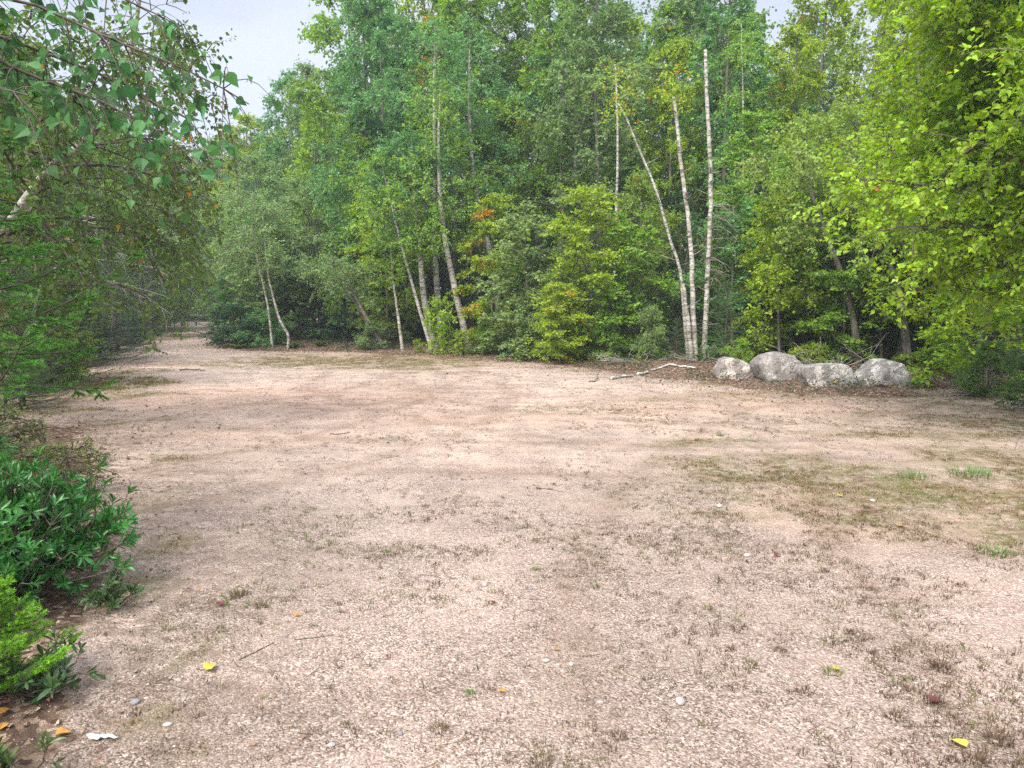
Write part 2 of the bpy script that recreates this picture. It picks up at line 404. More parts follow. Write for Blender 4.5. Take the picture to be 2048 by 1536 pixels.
def ground_material():
    m, t, o = newmat('gravel_ground')
    L = t.links.new
    tc = N(t, 'ShaderNodeTexCoord'); co = tc.outputs['Object']
    def vor(scale, feat='F1'):
        v = N(t, 'ShaderNodeTexVoronoi', voronoi_dimensions='2D', feature=feat); v.inputs['Scale'].default_value = scale
        L(co, v.inputs['Vector']); return v
    def noi(scale, det=4, rough=.55, sx=1, sy=1):
        n = N(t, 'ShaderNodeTexNoise', noise_dimensions='2D'); n.inputs['Scale'].default_value = scale; n.inputs['Detail'].default_value = det; n.inputs['Roughness'].default_value = rough
        if sx != 1 or sy != 1:
            mp = N(t, 'ShaderNodeMapping'); mp.inputs['Scale'].default_value = (sx, sy, 1); L(co, mp.inputs[0]); L(mp.outputs[0], n.inputs['Vector'])
        else: L(co, n.inputs['Vector'])
        return n.outputs[0]
    v1, v2, v3 = vor(125), vor(55), vor(260)
    sep = N(t, 'ShaderNodeSeparateColor'); L(v1.outputs['Color'], sep.inputs[0])
    grit = ramp(t, [(0, (.11, .075, .06)), (.22, (.23, .165, .135)), (.5, (.355, .275, .235)), (.8, (.46, .37, .33)), (1, (.62, .55, .50))], sep.outputs[0])
    sep3 = N(t, 'ShaderNodeSeparateColor'); L(v3.outputs['Color'], sep3.inputs[0])
    sand = ramp(t, [(0, (.27, .19, .15)), (.5, (.51, .395, .33)), (1, (.70, .59, .52))], sep3.outputs[0])
    n_c = noi(2.3, 5, .6)
    base = mix(t, math_(t, 'MULTIPLY', ramp(t, [(.38, (.15, .15, .15)), (.6, (1, 1, 1))], n_c).outputs[0], attr(t, 'fine')), grit.outputs[0], sand.outputs[0])  # pale sand share grows with distance, imitating the brighter look at grazing light
    sep2 = N(t, 'ShaderNodeSeparateColor'); L(v2.outputs['Color'], sep2.inputs[0])
    big = ramp(t, [(0, (.30, .25, .23)), (1, (.66, .60, .56))], sep2.outputs[1])
    bigm = math_(t, 'MULTIPLY', math_(t, 'GREATER_THAN', sep2.outputs[0], 0.86), math_(t, 'LESS_THAN', v2.outputs['Distance'], 0.36))
    base = mix(t, bigm, base, big.outputs[0])
    # tone drift, wheel-worn streaks, reddish sand
    base = mix(t, 1.0, base, ramp(t, [(.3, (.97, .93, .87)), (.7, (1.22, 1.17, 1.10))], noi(.55, 5, .6)).outputs[0], 'MULTIPLY')
    base = mix(t, 1.0, base, ramp(t, [(.35, (.90, .89, .87)), (.55, (1.06, 1.06, 1.05))], noi(1.6, 5, .65, .35, 1.6)).outputs[0], 'MULTIPLY')
    base = mix(t, math_(t, 'MULTIPLY', attr(t, 'red'), .45), base, mix(t, 1.0, base, (1.06, .86, .74), 'MULTIPLY'))
    base = mix(t, math_(t, 'MULTIPLY', attr(t, 'track'), math_(t, 'MULTIPLY_ADD', noi(4, 5, .7), 1.2, .05)), base, mix(t, 1.0, base, (.72, .68, .64), 'MULTIPLY'))
    base = mix(t, 1.0, base, (.76, .755, .75), 'MULTIPLY')
    # scattered dark crumbs
    crumbs = ramp(t, [(.60, (0, 0, 0)), (.68, (1, 1, 1))], noi(14, 6, .75, 1, 1.4)).outputs[0]
    base = mix(t, math_(t, 'MULTIPLY', crumbs, .55), base, (.10, .07, .05))
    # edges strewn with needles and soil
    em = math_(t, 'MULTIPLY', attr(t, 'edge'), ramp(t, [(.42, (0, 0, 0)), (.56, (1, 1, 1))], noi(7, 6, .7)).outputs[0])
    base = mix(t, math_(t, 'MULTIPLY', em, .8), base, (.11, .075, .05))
    # moss / thin grass stain
    vn = ramp(t, [(.40, (0, 0, 0)), (.58, (1, 1, 1))], noi(9, 6, .7)).outputs[0]
    vegc = ramp(t, [(.3, (.125, .075, .035)), (.5, (.14, .115, .04)), (.7, (.10, .12, .03))], noi(3.1, 4, .6)).outputs[0]
    vm = math_(t, 'MULTIPLY', attr(t, 'veg'), math_(t, 'MULTIPLY_ADD', vn, .85, .3), clamp=True)
    base = mix(t, math_(t, 'MULTIPLY', vm, .85), base, vegc)
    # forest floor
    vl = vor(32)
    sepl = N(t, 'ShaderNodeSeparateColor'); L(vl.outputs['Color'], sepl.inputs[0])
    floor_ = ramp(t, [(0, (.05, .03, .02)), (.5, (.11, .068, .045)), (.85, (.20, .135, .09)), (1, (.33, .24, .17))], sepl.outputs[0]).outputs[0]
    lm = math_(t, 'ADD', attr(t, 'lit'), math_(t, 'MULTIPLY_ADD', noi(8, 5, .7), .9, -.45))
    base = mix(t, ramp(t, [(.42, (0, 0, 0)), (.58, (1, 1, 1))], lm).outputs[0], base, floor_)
    pr = N(t, 'ShaderNodeBsdfPrincipled'); pr.inputs['Roughness'].default_value = .9; pr.inputs['Specular IOR Level'].default_value = .2
    L(base, pr.inputs['Base Color'])
    h = math_(t, 'ADD', math_(t, 'MULTIPLY', v1.outputs['Distance'], -.006), math_(t, 'ADD', math_(t, 'MULTIPLY', v2.outputs['Distance'], -.004), math_(t, 'MULTIPLY', noi(6, 8, .7), .035)))
    bp = N(t, 'ShaderNodeBump'); bp.inputs['Strength'].default_value = 1.0; bp.inputs['Distance'].default_value = 1.0
    L(h, bp.inputs['Height']); L(bp.outputs[0], pr.inputs['Normal'])
    L(pr.outputs[0], o.inputs[0])
    return m
M_GROUND = ground_material()
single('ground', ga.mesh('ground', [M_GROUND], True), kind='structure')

# ------------------------------------------------------------------ tree growing
def grow(seed, path, r0, bark, R=2.0, t0=.25, nb=34, elev=(15, 60), droop=.25, sub=7, sprays=5, m=7, leaf=.07, tmpl=T_FAR, leafmat=None,
         profile='round', twig=.28, hang=.4, side=None, spray_tubes=False, topw=.12, trunk_sides=9, flat=False, bare=0.0):
    """trunk mesh and crown mesh for a leafy tree whose trunk follows the given path (base first)"""
    rng = np.random.default_rng(seed)
    n = 22
    pts = resample(path, n)
    H = np.linalg.norm(np.diff(pts, axis=0), axis=1).sum()
    wob = rng.standard_normal((n, 3)) * .012 * H / 8; wob[:, 2] = 0; wob[0] = 0
    pts = pts + np.cumsum(wob, 0) * .5
    t = np.linspace(0, 1, n)
    rad = r0 * ((1 - t) ** .85 * (1 - topw) + topw) * (1 + .25 * np.exp(-t * 22))
    tk = Acc(); tube(tk, pts, rad, trunk_sides, 0, rough=.035, rng=rng)
    SP, SD, SB = [], [], []
    for i in range(nb):
        u = (i + rng.random()) / nb
        tt = t0 + (1 - t0) * u ** .9
        k = tt * (n - 1); k0 = min(int(k), n - 2); p = pts[k0] * (1 - (k - k0)) + pts[k0 + 1] * (k - k0)
        if profile == 'round': pf = math.sin(pi * min(1, .18 + .80 * u)) ** .7
        elif profile == 'cone': pf = (1 - u) ** .8 + .12
        elif profile == 'column': pf = .75 * (1 - u ** 3) + .2
        elif profile == 'vase': pf = .45 + .75 * u - .55 * max(0, u - .75) * 3
        else: pf = 1.0
        Lb = R * max(pf, .15) * rng.uniform(.6, 1.15)
        az = i * 2.399963 + rng.uniform(-.5, .5)
        if side is not None: az = side[0] + rng.uniform(-1, 1) * side[1]
        el = radians(rng.uniform(*elev)) * (.6 + .6 * u)
        d0 = np.array([cos(az) * cos(el), sin(az) * cos(el), sin(el)])
        s = np.linspace(0, 1, 7)[:, None]
        side_v = np.array([-sin(az), cos(az), 0]) * rng.uniform(-.15, .15)
        bp = p + Lb * (s * d0 + s ** 2 * side_v) - np.array([0, 0, 1.0]) * (s ** 2) * Lb * droop * rng.uniform(.6, 1.4)
        bp += rng.standard_normal(bp.shape) * .02 * Lb * s
        br = max(.006, rad[k0] * .42 * min(1, Lb / R)) * (1 - s[:, 0] * .85)
        tube(tk, bp, br, 5 if spray_tubes else 4, 1 if br[0] < .06 else 0, cap=False)
        if rng.random() < bare:      # a bare, dead limb
            for j in range(5):
                f = rng.uniform(.3, 1); q = bp[min(6, int(f * 6))]
                dd = unit(d0 + rng.standard_normal(3) * .6); tube(tk, np.array([q, q + dd * Lb * .15, q + dd * Lb * .3 + rng.standard_normal(3) * .03]), [.006, .005, .003], 3, 1, cap=False)
            continue
        ns = max(2, int(sub * Lb / R * 1.3))
        for j in range(ns):
            f = rng.uniform(.25, 1.0) ** .8; kk = min(5, int(f * 6)); q = bp[kk] + (bp[kk + 1] - bp[kk]) * (f * 6 - kk)
            bd = unit(bp[kk + 1] - bp[kk])
            dv = rng.standard_normal(3)
            if flat: dv[2] *= .25
            sd_ = unit(bd * .7 + unit(dv) * .85 + np.array([0, 0, .15]))
            Ls = Lb * rng.uniform(.22, .45) * (1.15 - .5 * f) + .12
            ss = np.linspace(0, 1, 4)[:, None]
            sp = q + Ls * ss * sd_ - np.array([0, 0, 1.0]) * ss ** 2 * Ls * (droop + hang * .5)
            tube(tk, sp, np.linspace(.008, .003, 4) * max(1, r0 / .12 * .8), 3, 1, cap=False)
            ks = rng.integers(max(2, sprays - 2), sprays + 3)
            fs = rng.uniform(.15, 1.0, ks)
            idx = np.minimum((fs * 3).astype(int), 2); fr = (fs * 3 - idx)[:, None]
            SP.append(sp[idx] * (1 - fr) + sp[idx + 1] * fr)
            sdv = rng.standard_normal((ks, 3))
            if flat: sdv[:, 2] *= .3
            SD.append(unit(sd_[None] * .6 + unit(sdv) * .9 - np.array([0, 0, hang])[None]))
            SB.append(np.full(ks, rng.random() * .35 + ((i * .618) % 1) * .65))
    SP, SD, SB = np.concatenate(SP), np.concatenate(SD), np.concatenate(SB)
    ns = len(SP)
    if spray_tubes:
        for k in range(ns):
            e = SP[k] + SD[k] * twig
            tube(tk, np.array([SP[k], (SP[k] + e) / 2 + [0, 0, .01], e]), [.0028, .002, .0012], 3, 1, cap=False)
    tl = twig * rng.uniform(.6, 1.3, ns)
    f = (np.arange(m) + .6)[None] / m * np.ones((ns, 1)) + rng.uniform(-.08, .08, (ns, m))
    pos = SP[:, None] + SD[:, None] * (tl[:, None] * f)[..., None] + rng.standard_normal((ns, m, 3)) * .012
    sgn = np.where(np.arange(m) % 2 == 0, 1, -1)[None, :, None]
    up = unit(rng.standard_normal((ns, 1, 3)) * .45 + np.array([0, 0, 1.0]))
    sv = unit(np.cross(SD[:, None], up))
    ld = unit(SD[:, None] * .5 + sv * sgn * .9 + rng.standard_normal((ns, m, 3)) * .4 - np.array([0, 0, hang * 1.1]))
    ln = unit(up + rng.standard_normal((ns, m, 3)) * .45 + np.array([0, -.15, 0]))
    Nn = ns * m
    lv = np.clip(np.repeat(rng.random(ns), m) * .45 + rng.random(Nn) * .55, 0, 1)
    au = np.clip(np.repeat(SB, m) * .9 + rng.random(Nn) * .18, 0, 1)
    ca = Acc()
    leaves(ca, pos.reshape(-1, 3), ld.reshape(-1, 3), ln.reshape(-1, 3), leaf * rng.uniform(.65, 1.25, Nn), tmpl, 0, lv=lv, au=au)
    return tk.mesh('trunk', [bark, M_TWIG], True), ca.mesh('crown', [leafmat or M_LEAF]), H

def spruce(seed, H=6, R=1.6, r0=.09, z0=.25, spacing=.16, per=5, twstep=.085, needle=.035, nw=.006, nn=16, droop=.25, twl=.34, side=None, tip=.05, subtw=False, up=0.0, rise=False):
    rng = np.random.default_rng(seed)
    tk, ca = Acc(), Acc()
    zz = np.linspace(0, 1, 12)[:, None]
    pts = np.concatenate([rng.standard_normal((12, 2)) * .012 * H * .3, zz * H], 1); pts[0, :2] = 0
    tube(tk, pts, r0 * (1.02 - zz[:, 0]), 8, 0, rough=.03, rng=rng)
    A, D, Ln, B = [], [], [], []
    z = z0
    while z < H * .985:
        for k in range(per):
            u = (z - z0) / (H - z0)
            Lb = R * ((1 - u) ** .75) * rng.uniform(.65, 1.12) + tip
            az = k / per * 2 * pi + z * 7.3 + rng.uniform(-.4, .4)
            if side is not None: az = side[0] + rng.uniform(-1, 1) * side[1]
            el = radians(8 + 45 * u ** 2 + up)
            d0 = np.array([cos(az) * cos(el), sin(az) * cos(el), sin(el)])
            s = np.linspace(0, 1, 6)[:, None]
            zc = z + rng.uniform(-.06, .06)
            bp = np.array([0, 0, zc]) + Lb * s * d0 + np.array([0, 0, 1.0]) * Lb * (-droop * s * 1.4 + droop * s ** 2 * 1.2)
            if rise: bp[:, 2] += Lb * s[:, 0] ** 2 * rng.uniform(-.35, .55); bp[:, :2] += (rng.standard_normal((1, 2)) * .10 * Lb) * s ** 2
            tube(tk, bp, np.linspace(max(.004, r0 * .22 * (1 - u * .6)), .002, 6), 4, 1, cap=False)
            nt_ = max(3, int(Lb / twstep))
            brnd = rng.random()
            for j in range(nt_):
                f = .12 + .88 * (j + .5) / nt_; kk = min(4, int(f * 5)); q = bp[kk] + (bp[kk + 1] - bp[kk]) * (f * 5 - kk)
                bd = unit(bp[kk + 1] - bp[kk]); lat = unit(np.cross(bd, [0, 0, 1.0]))
                for sg in (-1, 1):
                    td = unit(bd * .75 + lat * sg * rng.uniform(.6, 1.0) + np.array([0, 0, rng.uniform(-.3, .12) + (rng.normal(0, .35) if rise else 0)]))
                    tl = twl * (1.05 - .75 * f) * rng.uniform(.6, 1.2) * min(1, Lb / .8) + .05
                    A.append(q); D.append(td); Ln.append(tl); B.append(brnd)
                    if subtw:
                        e = q + td * tl * .45
                        la2 = unit(np.cross(td, [0, 0, 1.0]))
                        for s2 in (-1, 1):
                            A.append(e); D.append(unit(td * .8 + la2 * s2 * .7 + np.array([0, 0, rng.uniform(-.25, .1)]))); Ln.append(tl * .5); B.append(brnd)
            A.append(bp[-2]); D.append(unit(bp[-1] - bp[-2])); Ln.append(np.linalg.norm(bp[-1] - bp[-2]) + .05); B.append(brnd)
        z += spacing * rng.uniform(.8, 1.2)
    A.append(np.array([0, 0, H * .97])); D.append(np.array([0, 0, 1.0])); Ln.append(.25); B.append(.5)
    A, D, Ln, B = np.array(A), np.array(D), np.array(Ln), np.array(B)
    ns = len(A)
    for k in (range(ns) if subtw else ()):
        tube(tk, np.array([A[k], A[k] + D[k] * Ln[k] * .95]), [.0022, .001], 3, 1, cap=False)
    f = rng.random((ns, nn))
    ref = unit(np.cross(D, [0.13, .21, .97])); r2 = np.cross(D, ref)
    th = rng.uniform(0, 2 * pi, (ns, nn))
    out = np.cos(th)[..., None] * ref[:, None] + np.sin(th)[..., None] * r2[:, None]
    pos = A[:, None] + D[:, None] * (Ln[:, None] * f)[..., None]
    nd = unit(D[:, None] * .75 + out * .8)
    sz = needle * rng.uniform(.75, 1.2, (ns, nn))
    tip_ = pos + nd * sz[..., None]
    wv = unit(np.cross(nd, rng.standard_normal((ns, nn, 3)))) * nw * .5
    V = np.stack([pos - wv, pos + wv, tip_], 2).reshape(-1, 3)
    T = np.arange(len(V)).reshape(-1, 3)
    lv = np.repeat(np.clip(np.repeat(B, nn) * .3 + (f.ravel() ** 2) * .35 + rng.random(ns * nn) * .35, 0, 1), 3)
    ca.add(V, tris=T, lv=lv, au=np.full(len(V), 2.0))
    return tk.mesh('trunk', [M_DARK, M_TWIG], True), ca.mesh('crown', [M_NEEDLE]), H

def vert(H, lean=(0, 0), bend=.0):
    return [(0, 0, -.15), (lean[0] * .2 + bend, lean[1] * .2, H * .3), (lean[0] * .55 + bend, lean[1] * .55, H * .65), (lean[0], lean[1], H)]

K = {}
K['tall_a'] = grow(11, vert(12, (.5, .3), .15), .10, M_GREY, R=2.3, t0=.12, nb=56, sub=10, sprays=7, m=7, leaf=.095, profile='round', hang=.45)
K['tall_b'] = grow(12, vert(12, (-.6, .2), -.1), .11, M_GREY, R=2.7, t0=.10, nb=56, sub=10, sprays=7, m=7, leaf=.10, profile='column', hang=.25)
K['tall_c'] = grow(13, vert(12, (.2, -.4), .2), .09, M_GREY, R=1.9, t0=.15, nb=50, sub=10, sprays=7, m=7, leaf=.09, profile='round', elev=(30, 65), hang=.5)
K['oval_a'] = grow(14, vert(7, (.3, 0), .1), .08, M_GREY, R=2.0, t0=.07, nb=46, sub=10, sprays=7, m=7, leaf=.075, profile='round', hang=.3)
K['oval_b'] = grow(15, vert(7, (-.3, 0), -.1), .07, M_GREY, R=1.7, t0=.07, nb=42, sub=9, sprays=7, m=7, leaf=.085, profile='column', hang=.2, flat=True)
K['sap_a'] = grow(16, vert(4, (.15, 0), .05), .035, M_GREY, R=1.0, t0=.08, nb=30, sub=8, sprays=6, m=7, leaf=.07, profile='column', hang=.3, twig=.2)
K['maple'] = grow(17, vert(5, (-.3, 0), .1), .05, M_GREY, R=1.5, t0=.05, nb=32, sub=9, sprays=7, m=7, leaf=.09, profile='round', hang=.35, flat=True)
K['bush_a'] = grow(18, vert(1.6, (0, 0)), .03, M_TWIG, R=.9, t0=.03, nb=30, sub=8, sprays=6, m=7, leaf=.055, profile='round', elev=(10, 70), hang=.1, twig=.16)
K['bush_b'] = grow(19, vert(1.1, (0, 0)), .02, M_TWIG, R=.6, t0=.03, nb=20, sub=6, sprays=5, m=6, leaf=.06, profile='vase', elev=(20, 80), hang=.15, twig=.14)
K['spr_a'] = spruce(21, 6, 1.55)
K['spr_b'] = spruce(22, 6, 1.9, z0=.15, droop=.35)
K['spr_s'] = spruce(23, 2.2, .85, r0=.03, z0=.06, spacing=.11, per=4, twstep=.07, needle=.028, nw=.005, nn=16, twl=.24)

# colours of foliage (linear); fourth value is the share of leaves that have turned
C_MID = (.165, .29, .035); C_BLUE = (.115, .255, .075); C_YG = (.23, .325, .024); C_BRIGHT = (.235, .37, .028)
C_OLIVE = (.185, .275, .045); C_GREY = (.17, .26, .085); C_DKSPR = (.028, .075, .028); C_SPR = (.06, .13, .03); C_PALE = (.18, .26, .08)
def col(c, au=0.0, k=1.0): return (c[0] * k, c[1] * k, c[2] * k, au)

_rng = np.random.default_rng(99)
def place(kind, name, px, Y, top, c, au, label, cat='tree', group=None, wide=1.0, rot=None, dz=-.03, lean=(0, 0)):
    tkm, cam_, H = K[kind]
    H0 = {'tall_a': 12.8, 'tall_b': 12.8, 'tall_c': 12.8, 'oval_a': 7.6, 'oval_b': 7.5, 'sap_a': 4, 'maple': 5, 'bush_a': 1.9, 'bush_b': 1.4, 'spr_a': 6.2, 'spr_b': 6.2, 'spr_s': 2.4}[kind]
    s = (Z_at(top, Y) + .02) / H0
    x = X_at(px, Y)
    r = _rng.uniform(0, 2 * pi) if rot is None else rot
    return thing(name, label, cat, (x, Y, gz(x, Y) + dz), r, (s * wide, s * wide, s), group, [('trunk', tkm, None), ('crown', cam_, col(c, au))], lean)

FR = 'trees of the front row round the clearing'
# --- left side of the road
place('tall_b', 'broadleaf_tree', 30, 13, 20, (.06, .105, .022), .05, 'tall olive-green tree behind the near spruce at the left edge', group=FR)
place('tall_a', 'birch_tree', 110, 18, 60, (.085, .135, .028), .06, 'olive birch rising over the dark spruces left of the road, its top against the sky', group=FR)
place('tall_c', 'birch_tree', 235, 24, 190, C_MID, .04, 'mid-green birch left of the road, just right of the olive one', group=FR, wide=1.2)
place('oval_a', 'broadleaf_tree', 300, 33, 330, C_PALE, .02, 'pale green tree standing over the road just left of its far end', group=FR, wide=1.3)
place('sap_a', 'sapling', 350, 43, 530, C_BRIGHT, .0, 'bright green sapling beside the low rail at the end of the road', group=FR)
place('spr_b', 'spruce_tree', 45, 11, 395, C_DKSPR, 0, 'dark spruce directly behind the near spruce branches, at the left edge', group='dark spruces left of the road')
place('spr_a', 'spruce_tree', 150, 17.5, 330, C_DKSPR, 0, 'tall dark spruce left of the road with dead limbs across its front', group='dark spruces left of the road', wide=1.2)
place('spr_b', 'spruce_tree', 235, 23, 380, C_DKSPR, 0, 'dark spruce in the shade halfway along the left side of the road', group='dark spruces left of the road')
place('spr_a', 'spruce_tree', 290, 30, 400, C_DKSPR, 0, 'dark spruce farther along the left side of the road, before the pale green tree', group='dark spruces left of the road', wide=1.1)
place('spr_b', 'spruce_tree', 300, 38, 450, C_DKSPR, 0, 'farthest dark spruce on the left side, beside the rail', group='dark spruces left of the road')
place('spr_a', 'spruce_tree', 95, 14, 250, C_DKSPR, 0, 'dark spruce with its top behind the pale diagonal trunk at left', group='dark spruces left of the road', wide=1.1)
place('spr_b', 'spruce_tree', 196, 20, 300, C_DKSPR, 0, 'dark spruce behind the drooping dead limbs left of the road', group='dark spruces left of the road', wide=1.1)
place('spr_s', 'young_spruce', 60, 12.6, 640, C_SPR, 0, 'young spruce at the far left above the long yellow grass', 'young spruce', 'young spruces left of the road', wide=1.3)
place('spr_s', 'young_spruce', 128, 15.5, 655, C_SPR, 0, 'low young spruce between the left grass strip and the dark trees', 'young spruce', 'young spruces left of the road', wide=1.3)
place('spr_s', 'young_spruce', 192, 18.2, 612, C_SPR, 0, 'upright young spruce at the corner where the road leaves the clearing', 'young spruce', 'young spruces left of the road', wide=1.15)
place('spr_s', 'young_spruce', 10, 11.2, 600, C_SPR, 0, 'young spruce half cut by the left edge of the picture', 'young spruce', 'young spruces left of the road', wide=1.3)
place('bush_a', 'bush', 100, 14.5, 540, C_OLIVE, .05, 'leafy olive bush between the young spruces left of the road', 'bush', wide=.9)
place('bush_a', 'bush', 172, 20, 610, C_DKSPR, 0, 'dark bush behind the upright young spruce by the road', 'bush')
place('bush_a', 'bush', 262, 27, 622, C_DKSPR, 0, 'dark low bush on the left verge of the shaded road', 'bush', wide=1.3)
# --- trees beyond the end of the road
RE = 'trees beyond the end of the road'
place('tall_b', 'broadleaf_tree', 455, 44, 262, C_PALE, .03, 'yellowish-green tree over the end of the road, lowest of the skyline', group=RE)
place('tall_a', 'birch_tree', 400, 66, 400, C_MID, .02, 'hazy green tree far behind the rail at the road end', group=RE, wide=1.6)
place('tall_b', 'broadleaf_tree', 350, 64, 420, C_MID, .02, 'hazy green tree far behind the bright sapling at the road end', group=RE, wide=1.5)
place('tall_c', 'birch_tree', 512, 40, 205, C_YG, .08, 'yellow-green birch with a few orange leaves beside the skyline gap', group=RE, wide=1.3)
place('tall_a', 'birch_tree', 575, 36, 118, C_BLUE, .01, 'blue-green birch whose peak stands out left in the skyline', group=RE, wide=1.0)
place('tall_c', 'birch_tree', 632, 34, 95, C_GREY, .0, 'slim grey-green birch with a pointed top, right of the skyline peak', group=RE, wide=.9)
place('tall_b', 'broadleaf_tree', 625, 31, 175, C_BRIGHT, .02, 'bright yellow-green tree below the skyline, left of the tall blue-green ones', group=RE, wide=.8)
for px_, Y_, t_, lb_ in ((368, 58, 585, 'dark bush behind the left end of the far rail'), (402, 60, 578, 'dark bush behind the middle of the far rail'), (436, 57, 580, 'dark bush behind the right end of the far rail')):
    place('bush_a', 'bush', px_, Y_, t_, C_MID, 0, lb_, 'bush', 'bushes behind the far rail', wide=1.5)
place('spr_b', 'spruce_tree', 528, 33, 330, C_DKSPR, 0, 'dark spruce crowding the right side of the shaded road', wide=1.0)
place('spr_a', 'spruce_tree', 515, 42, 390, C_DKSPR, 0, 'dark spruce farther in on the right side of the shaded road', wide=1.2)
place('spr_b', 'spruce_tree', 282, 46, 400, C_DKSPR, 0, 'dark spruce closing the left side of the road by the rail', wide=1.1)
# --- the grey alder clump right of the road
place('oval_a', 'broadleaf_tree', 520, 28.2, 290, C_GREY, .0, 'round grey-green tree leaning out over the road mouth', group=FR, wide=1.1)
place('oval_a', 'broadleaf_tree', 612, 28.5, 345, C_GREY, .0, 'grey-green tree above the dark hollow, right of the road mouth', group=FR, wide=1.15)
place('bush_a', 'bush', 470, 25.6, 600, C_DKSPR, 0, 'dark round bush at the corner of road and clearing', 'bush', wide=1.3)
place('bush_a', 'bush', 530, 25.2, 612, C_BLUE, 0, 'dark green bush with drooping leaves right of the corner bush', 'bush', wide=1.2)
place('sap_a', 'sapling', 472, 28, 545, C_BLUE, 0, 'bushy blue-green sapling overhanging the right verge of the road', wide=1.6)
# --- centre
place('tall_b', 'broadleaf_tree', 738, 28, -120, C_BLUE, .01, 'very tall blue-green tree at the right side of the skyline gap', group=FR, wide=.75)
place('tall_b', 'broadleaf_tree', 720, 26.4, 205, C_MID, .10, 'mid-green tree with a yellow left flank, left of the white birch trunks', group=FR, wide=.85)
place('maple', 'maple_tree', 775, 25.6, 390, C_YG, .03, 'low yellow-green maple branches left of the white birch trunks', 'tree', wide=1.0)
place('tall_a', 'birch_tree', 790, 27, -60, C_BLUE, .02, 'tall blue-green birch above the yellow-flanked tree', group=FR, wide=.9)
place('tall_c', 'birch_tree', 905, 28, -150, C_MID, .01, 'tall mid-green birch above the cluster of white trunks', group=FR, wide=1.1)
place('maple', 'maple_tree', 985, 22.5, 395, C_YG, .22, 'small maple with yellow and orange leaves right of the white birch trunks', 'tree', wide=.75)
place('tall_b', 'broadleaf_tree', 1060, 30, 60, C_YG, .12, 'yellow-green tree with orange tints in its top, at centre', group=FR, wide=.8)
place('tall_b', 'broadleaf_tree', 1120, 27, -100, C_MID, .05, 'dense green tree right of centre with a few red leaves high up', group=FR, wide=.9)
place('sap_a', 'sapling', 1062, 21, 425, C_PALE, .01, 'grey-green bushy sapling at centre, before the darker wood', wide=1.5)
place('maple', 'maple_tree', 1172, 19.8, 385, C_YG, .04, 'yellow-green young maple with spreading low limbs, right of the grey-green sapling', 'tree', wide=1.0)
place('maple', 'maple_tree', 1120, 19, 565, C_YG, .18, 'low branchy maple with brown and orange leaves near the ground at centre', 'tree', wide=1.2)
place('tall_c', 'birch_tree', 1215, 25, -160, C_GREY, .05, 'tall grey-green birch left of the thin straight far trunk', group=FR, wide=1.1)
place('oval_a', 'broadleaf_tree', 1275, 21.5, 330, C_OLIVE, .16, 'olive and yellow tree left of the three bare birch trunks', group=FR, wide=.8)
place('tall_a', 'birch_tree', 1330, 25, 60, C_YG, .05, 'yellow-green birch behind the left one of the bare trunks', group=FR, wide=.9)
place('tall_b', 'broadleaf_tree', 1440, 24, -150, C_BLUE, .01, 'dense blue-green tree behind the bare birch trunks', group=FR, wide=.85)
place('oval_b', 'broadleaf_tree', 1500, 21, 200, C_MID, .02, 'mid-green tree just right of the tallest bare trunk', group=FR, wide=1.0)
place('sap_a', 'sapling', 1560, 17.2, 395, C_YG, .02, 'thin leafy sapling with layered bright leaves behind the boulders', wide=1.1)
place('maple', 'maple_tree', 1610, 18.5, 300, C_MID, .03, 'green maple between the thin sapling and the olive birch', 'tree', wide=1.0)
place('tall_c', 'birch_tree', 1590, 24, 20, C_YG, .10, 'tall yellow-green birch behind the left boulders', group=FR, wide=1.0)
place('tall_a', 'birch_tree', 1700, 18.5, -60, C_OLIVE, .05, 'olive birch behind the boulders with branchy open top', group=FR, wide=.85)
place('tall_c', 'birch_tree', 1780, 17.6, 160, C_OLIVE, .03, 'drooping olive birch behind the right-hand boulder', group=FR, wide=1.1)
place('oval_a', 'broadleaf_tree', 1870, 17.4, 240, C_YG, .03, 'yellow-green tree between the right-hand boulder and the near bright birch', group=FR, wide=.8)
place('tall_a', 'birch_tree', 1850, 21, -200, C_YG, .02, 'tall open birch high above the right-hand boulder', group=FR, wide=1.0)
place('sap_a', 'sapling', 556, 27.2, 430, C_GREY, 0, 'bushy grey-green sapling between the elbowed stem and the dark hollow', wide=1.5)
place('sap_a', 'sapling', 690, 27.6, 470, C_BLUE, 0, 'blue-green sapling right of the dark hollow, behind the leaning poles', wide=1.5)
place('sap_a', 'sapling', 748, 26.8, 490, C_GREY, 0, 'grey-green sapling just left of the crooked birch', wide=1.3)
place('maple', 'maple_tree', 1525, 18.6, 470, C_YG, .02, 'low bright maple behind the tall rounded boulder', 'tree', wide=.9)
place('maple', 'maple_tree', 1685, 16.9, 430, C_MID, .05, 'low green maple behind the box-shaped boulder', 'tree', wide=1.1)
place('sap_a', 'sapling', 1765, 16.8, 440, C_OLIVE, .03, 'olive sapling behind the peaked boulder', wide=1.5)
place('maple', 'maple_tree', 1860, 16.6, 420, C_YG, .03, 'yellow-green low tree right of the peaked boulder', 'tree', wide=1.2)
place('sap_a', 'sapling', 1975, 13.6, 400, C_BRIGHT, .03, 'bright sapling behind the near birch at the right', wide=1.6)
place('sap_a', 'sapling', 1255, 19.8, 450, C_MID, .02, 'green sapling left of the bare birches, in front of the olive tree', wide=1.5)
place('sap_a', 'sapling', 1465, 19.2, 420, C_BLUE, .0, 'blue-green sapling right of the bare birches', wide=1.5)
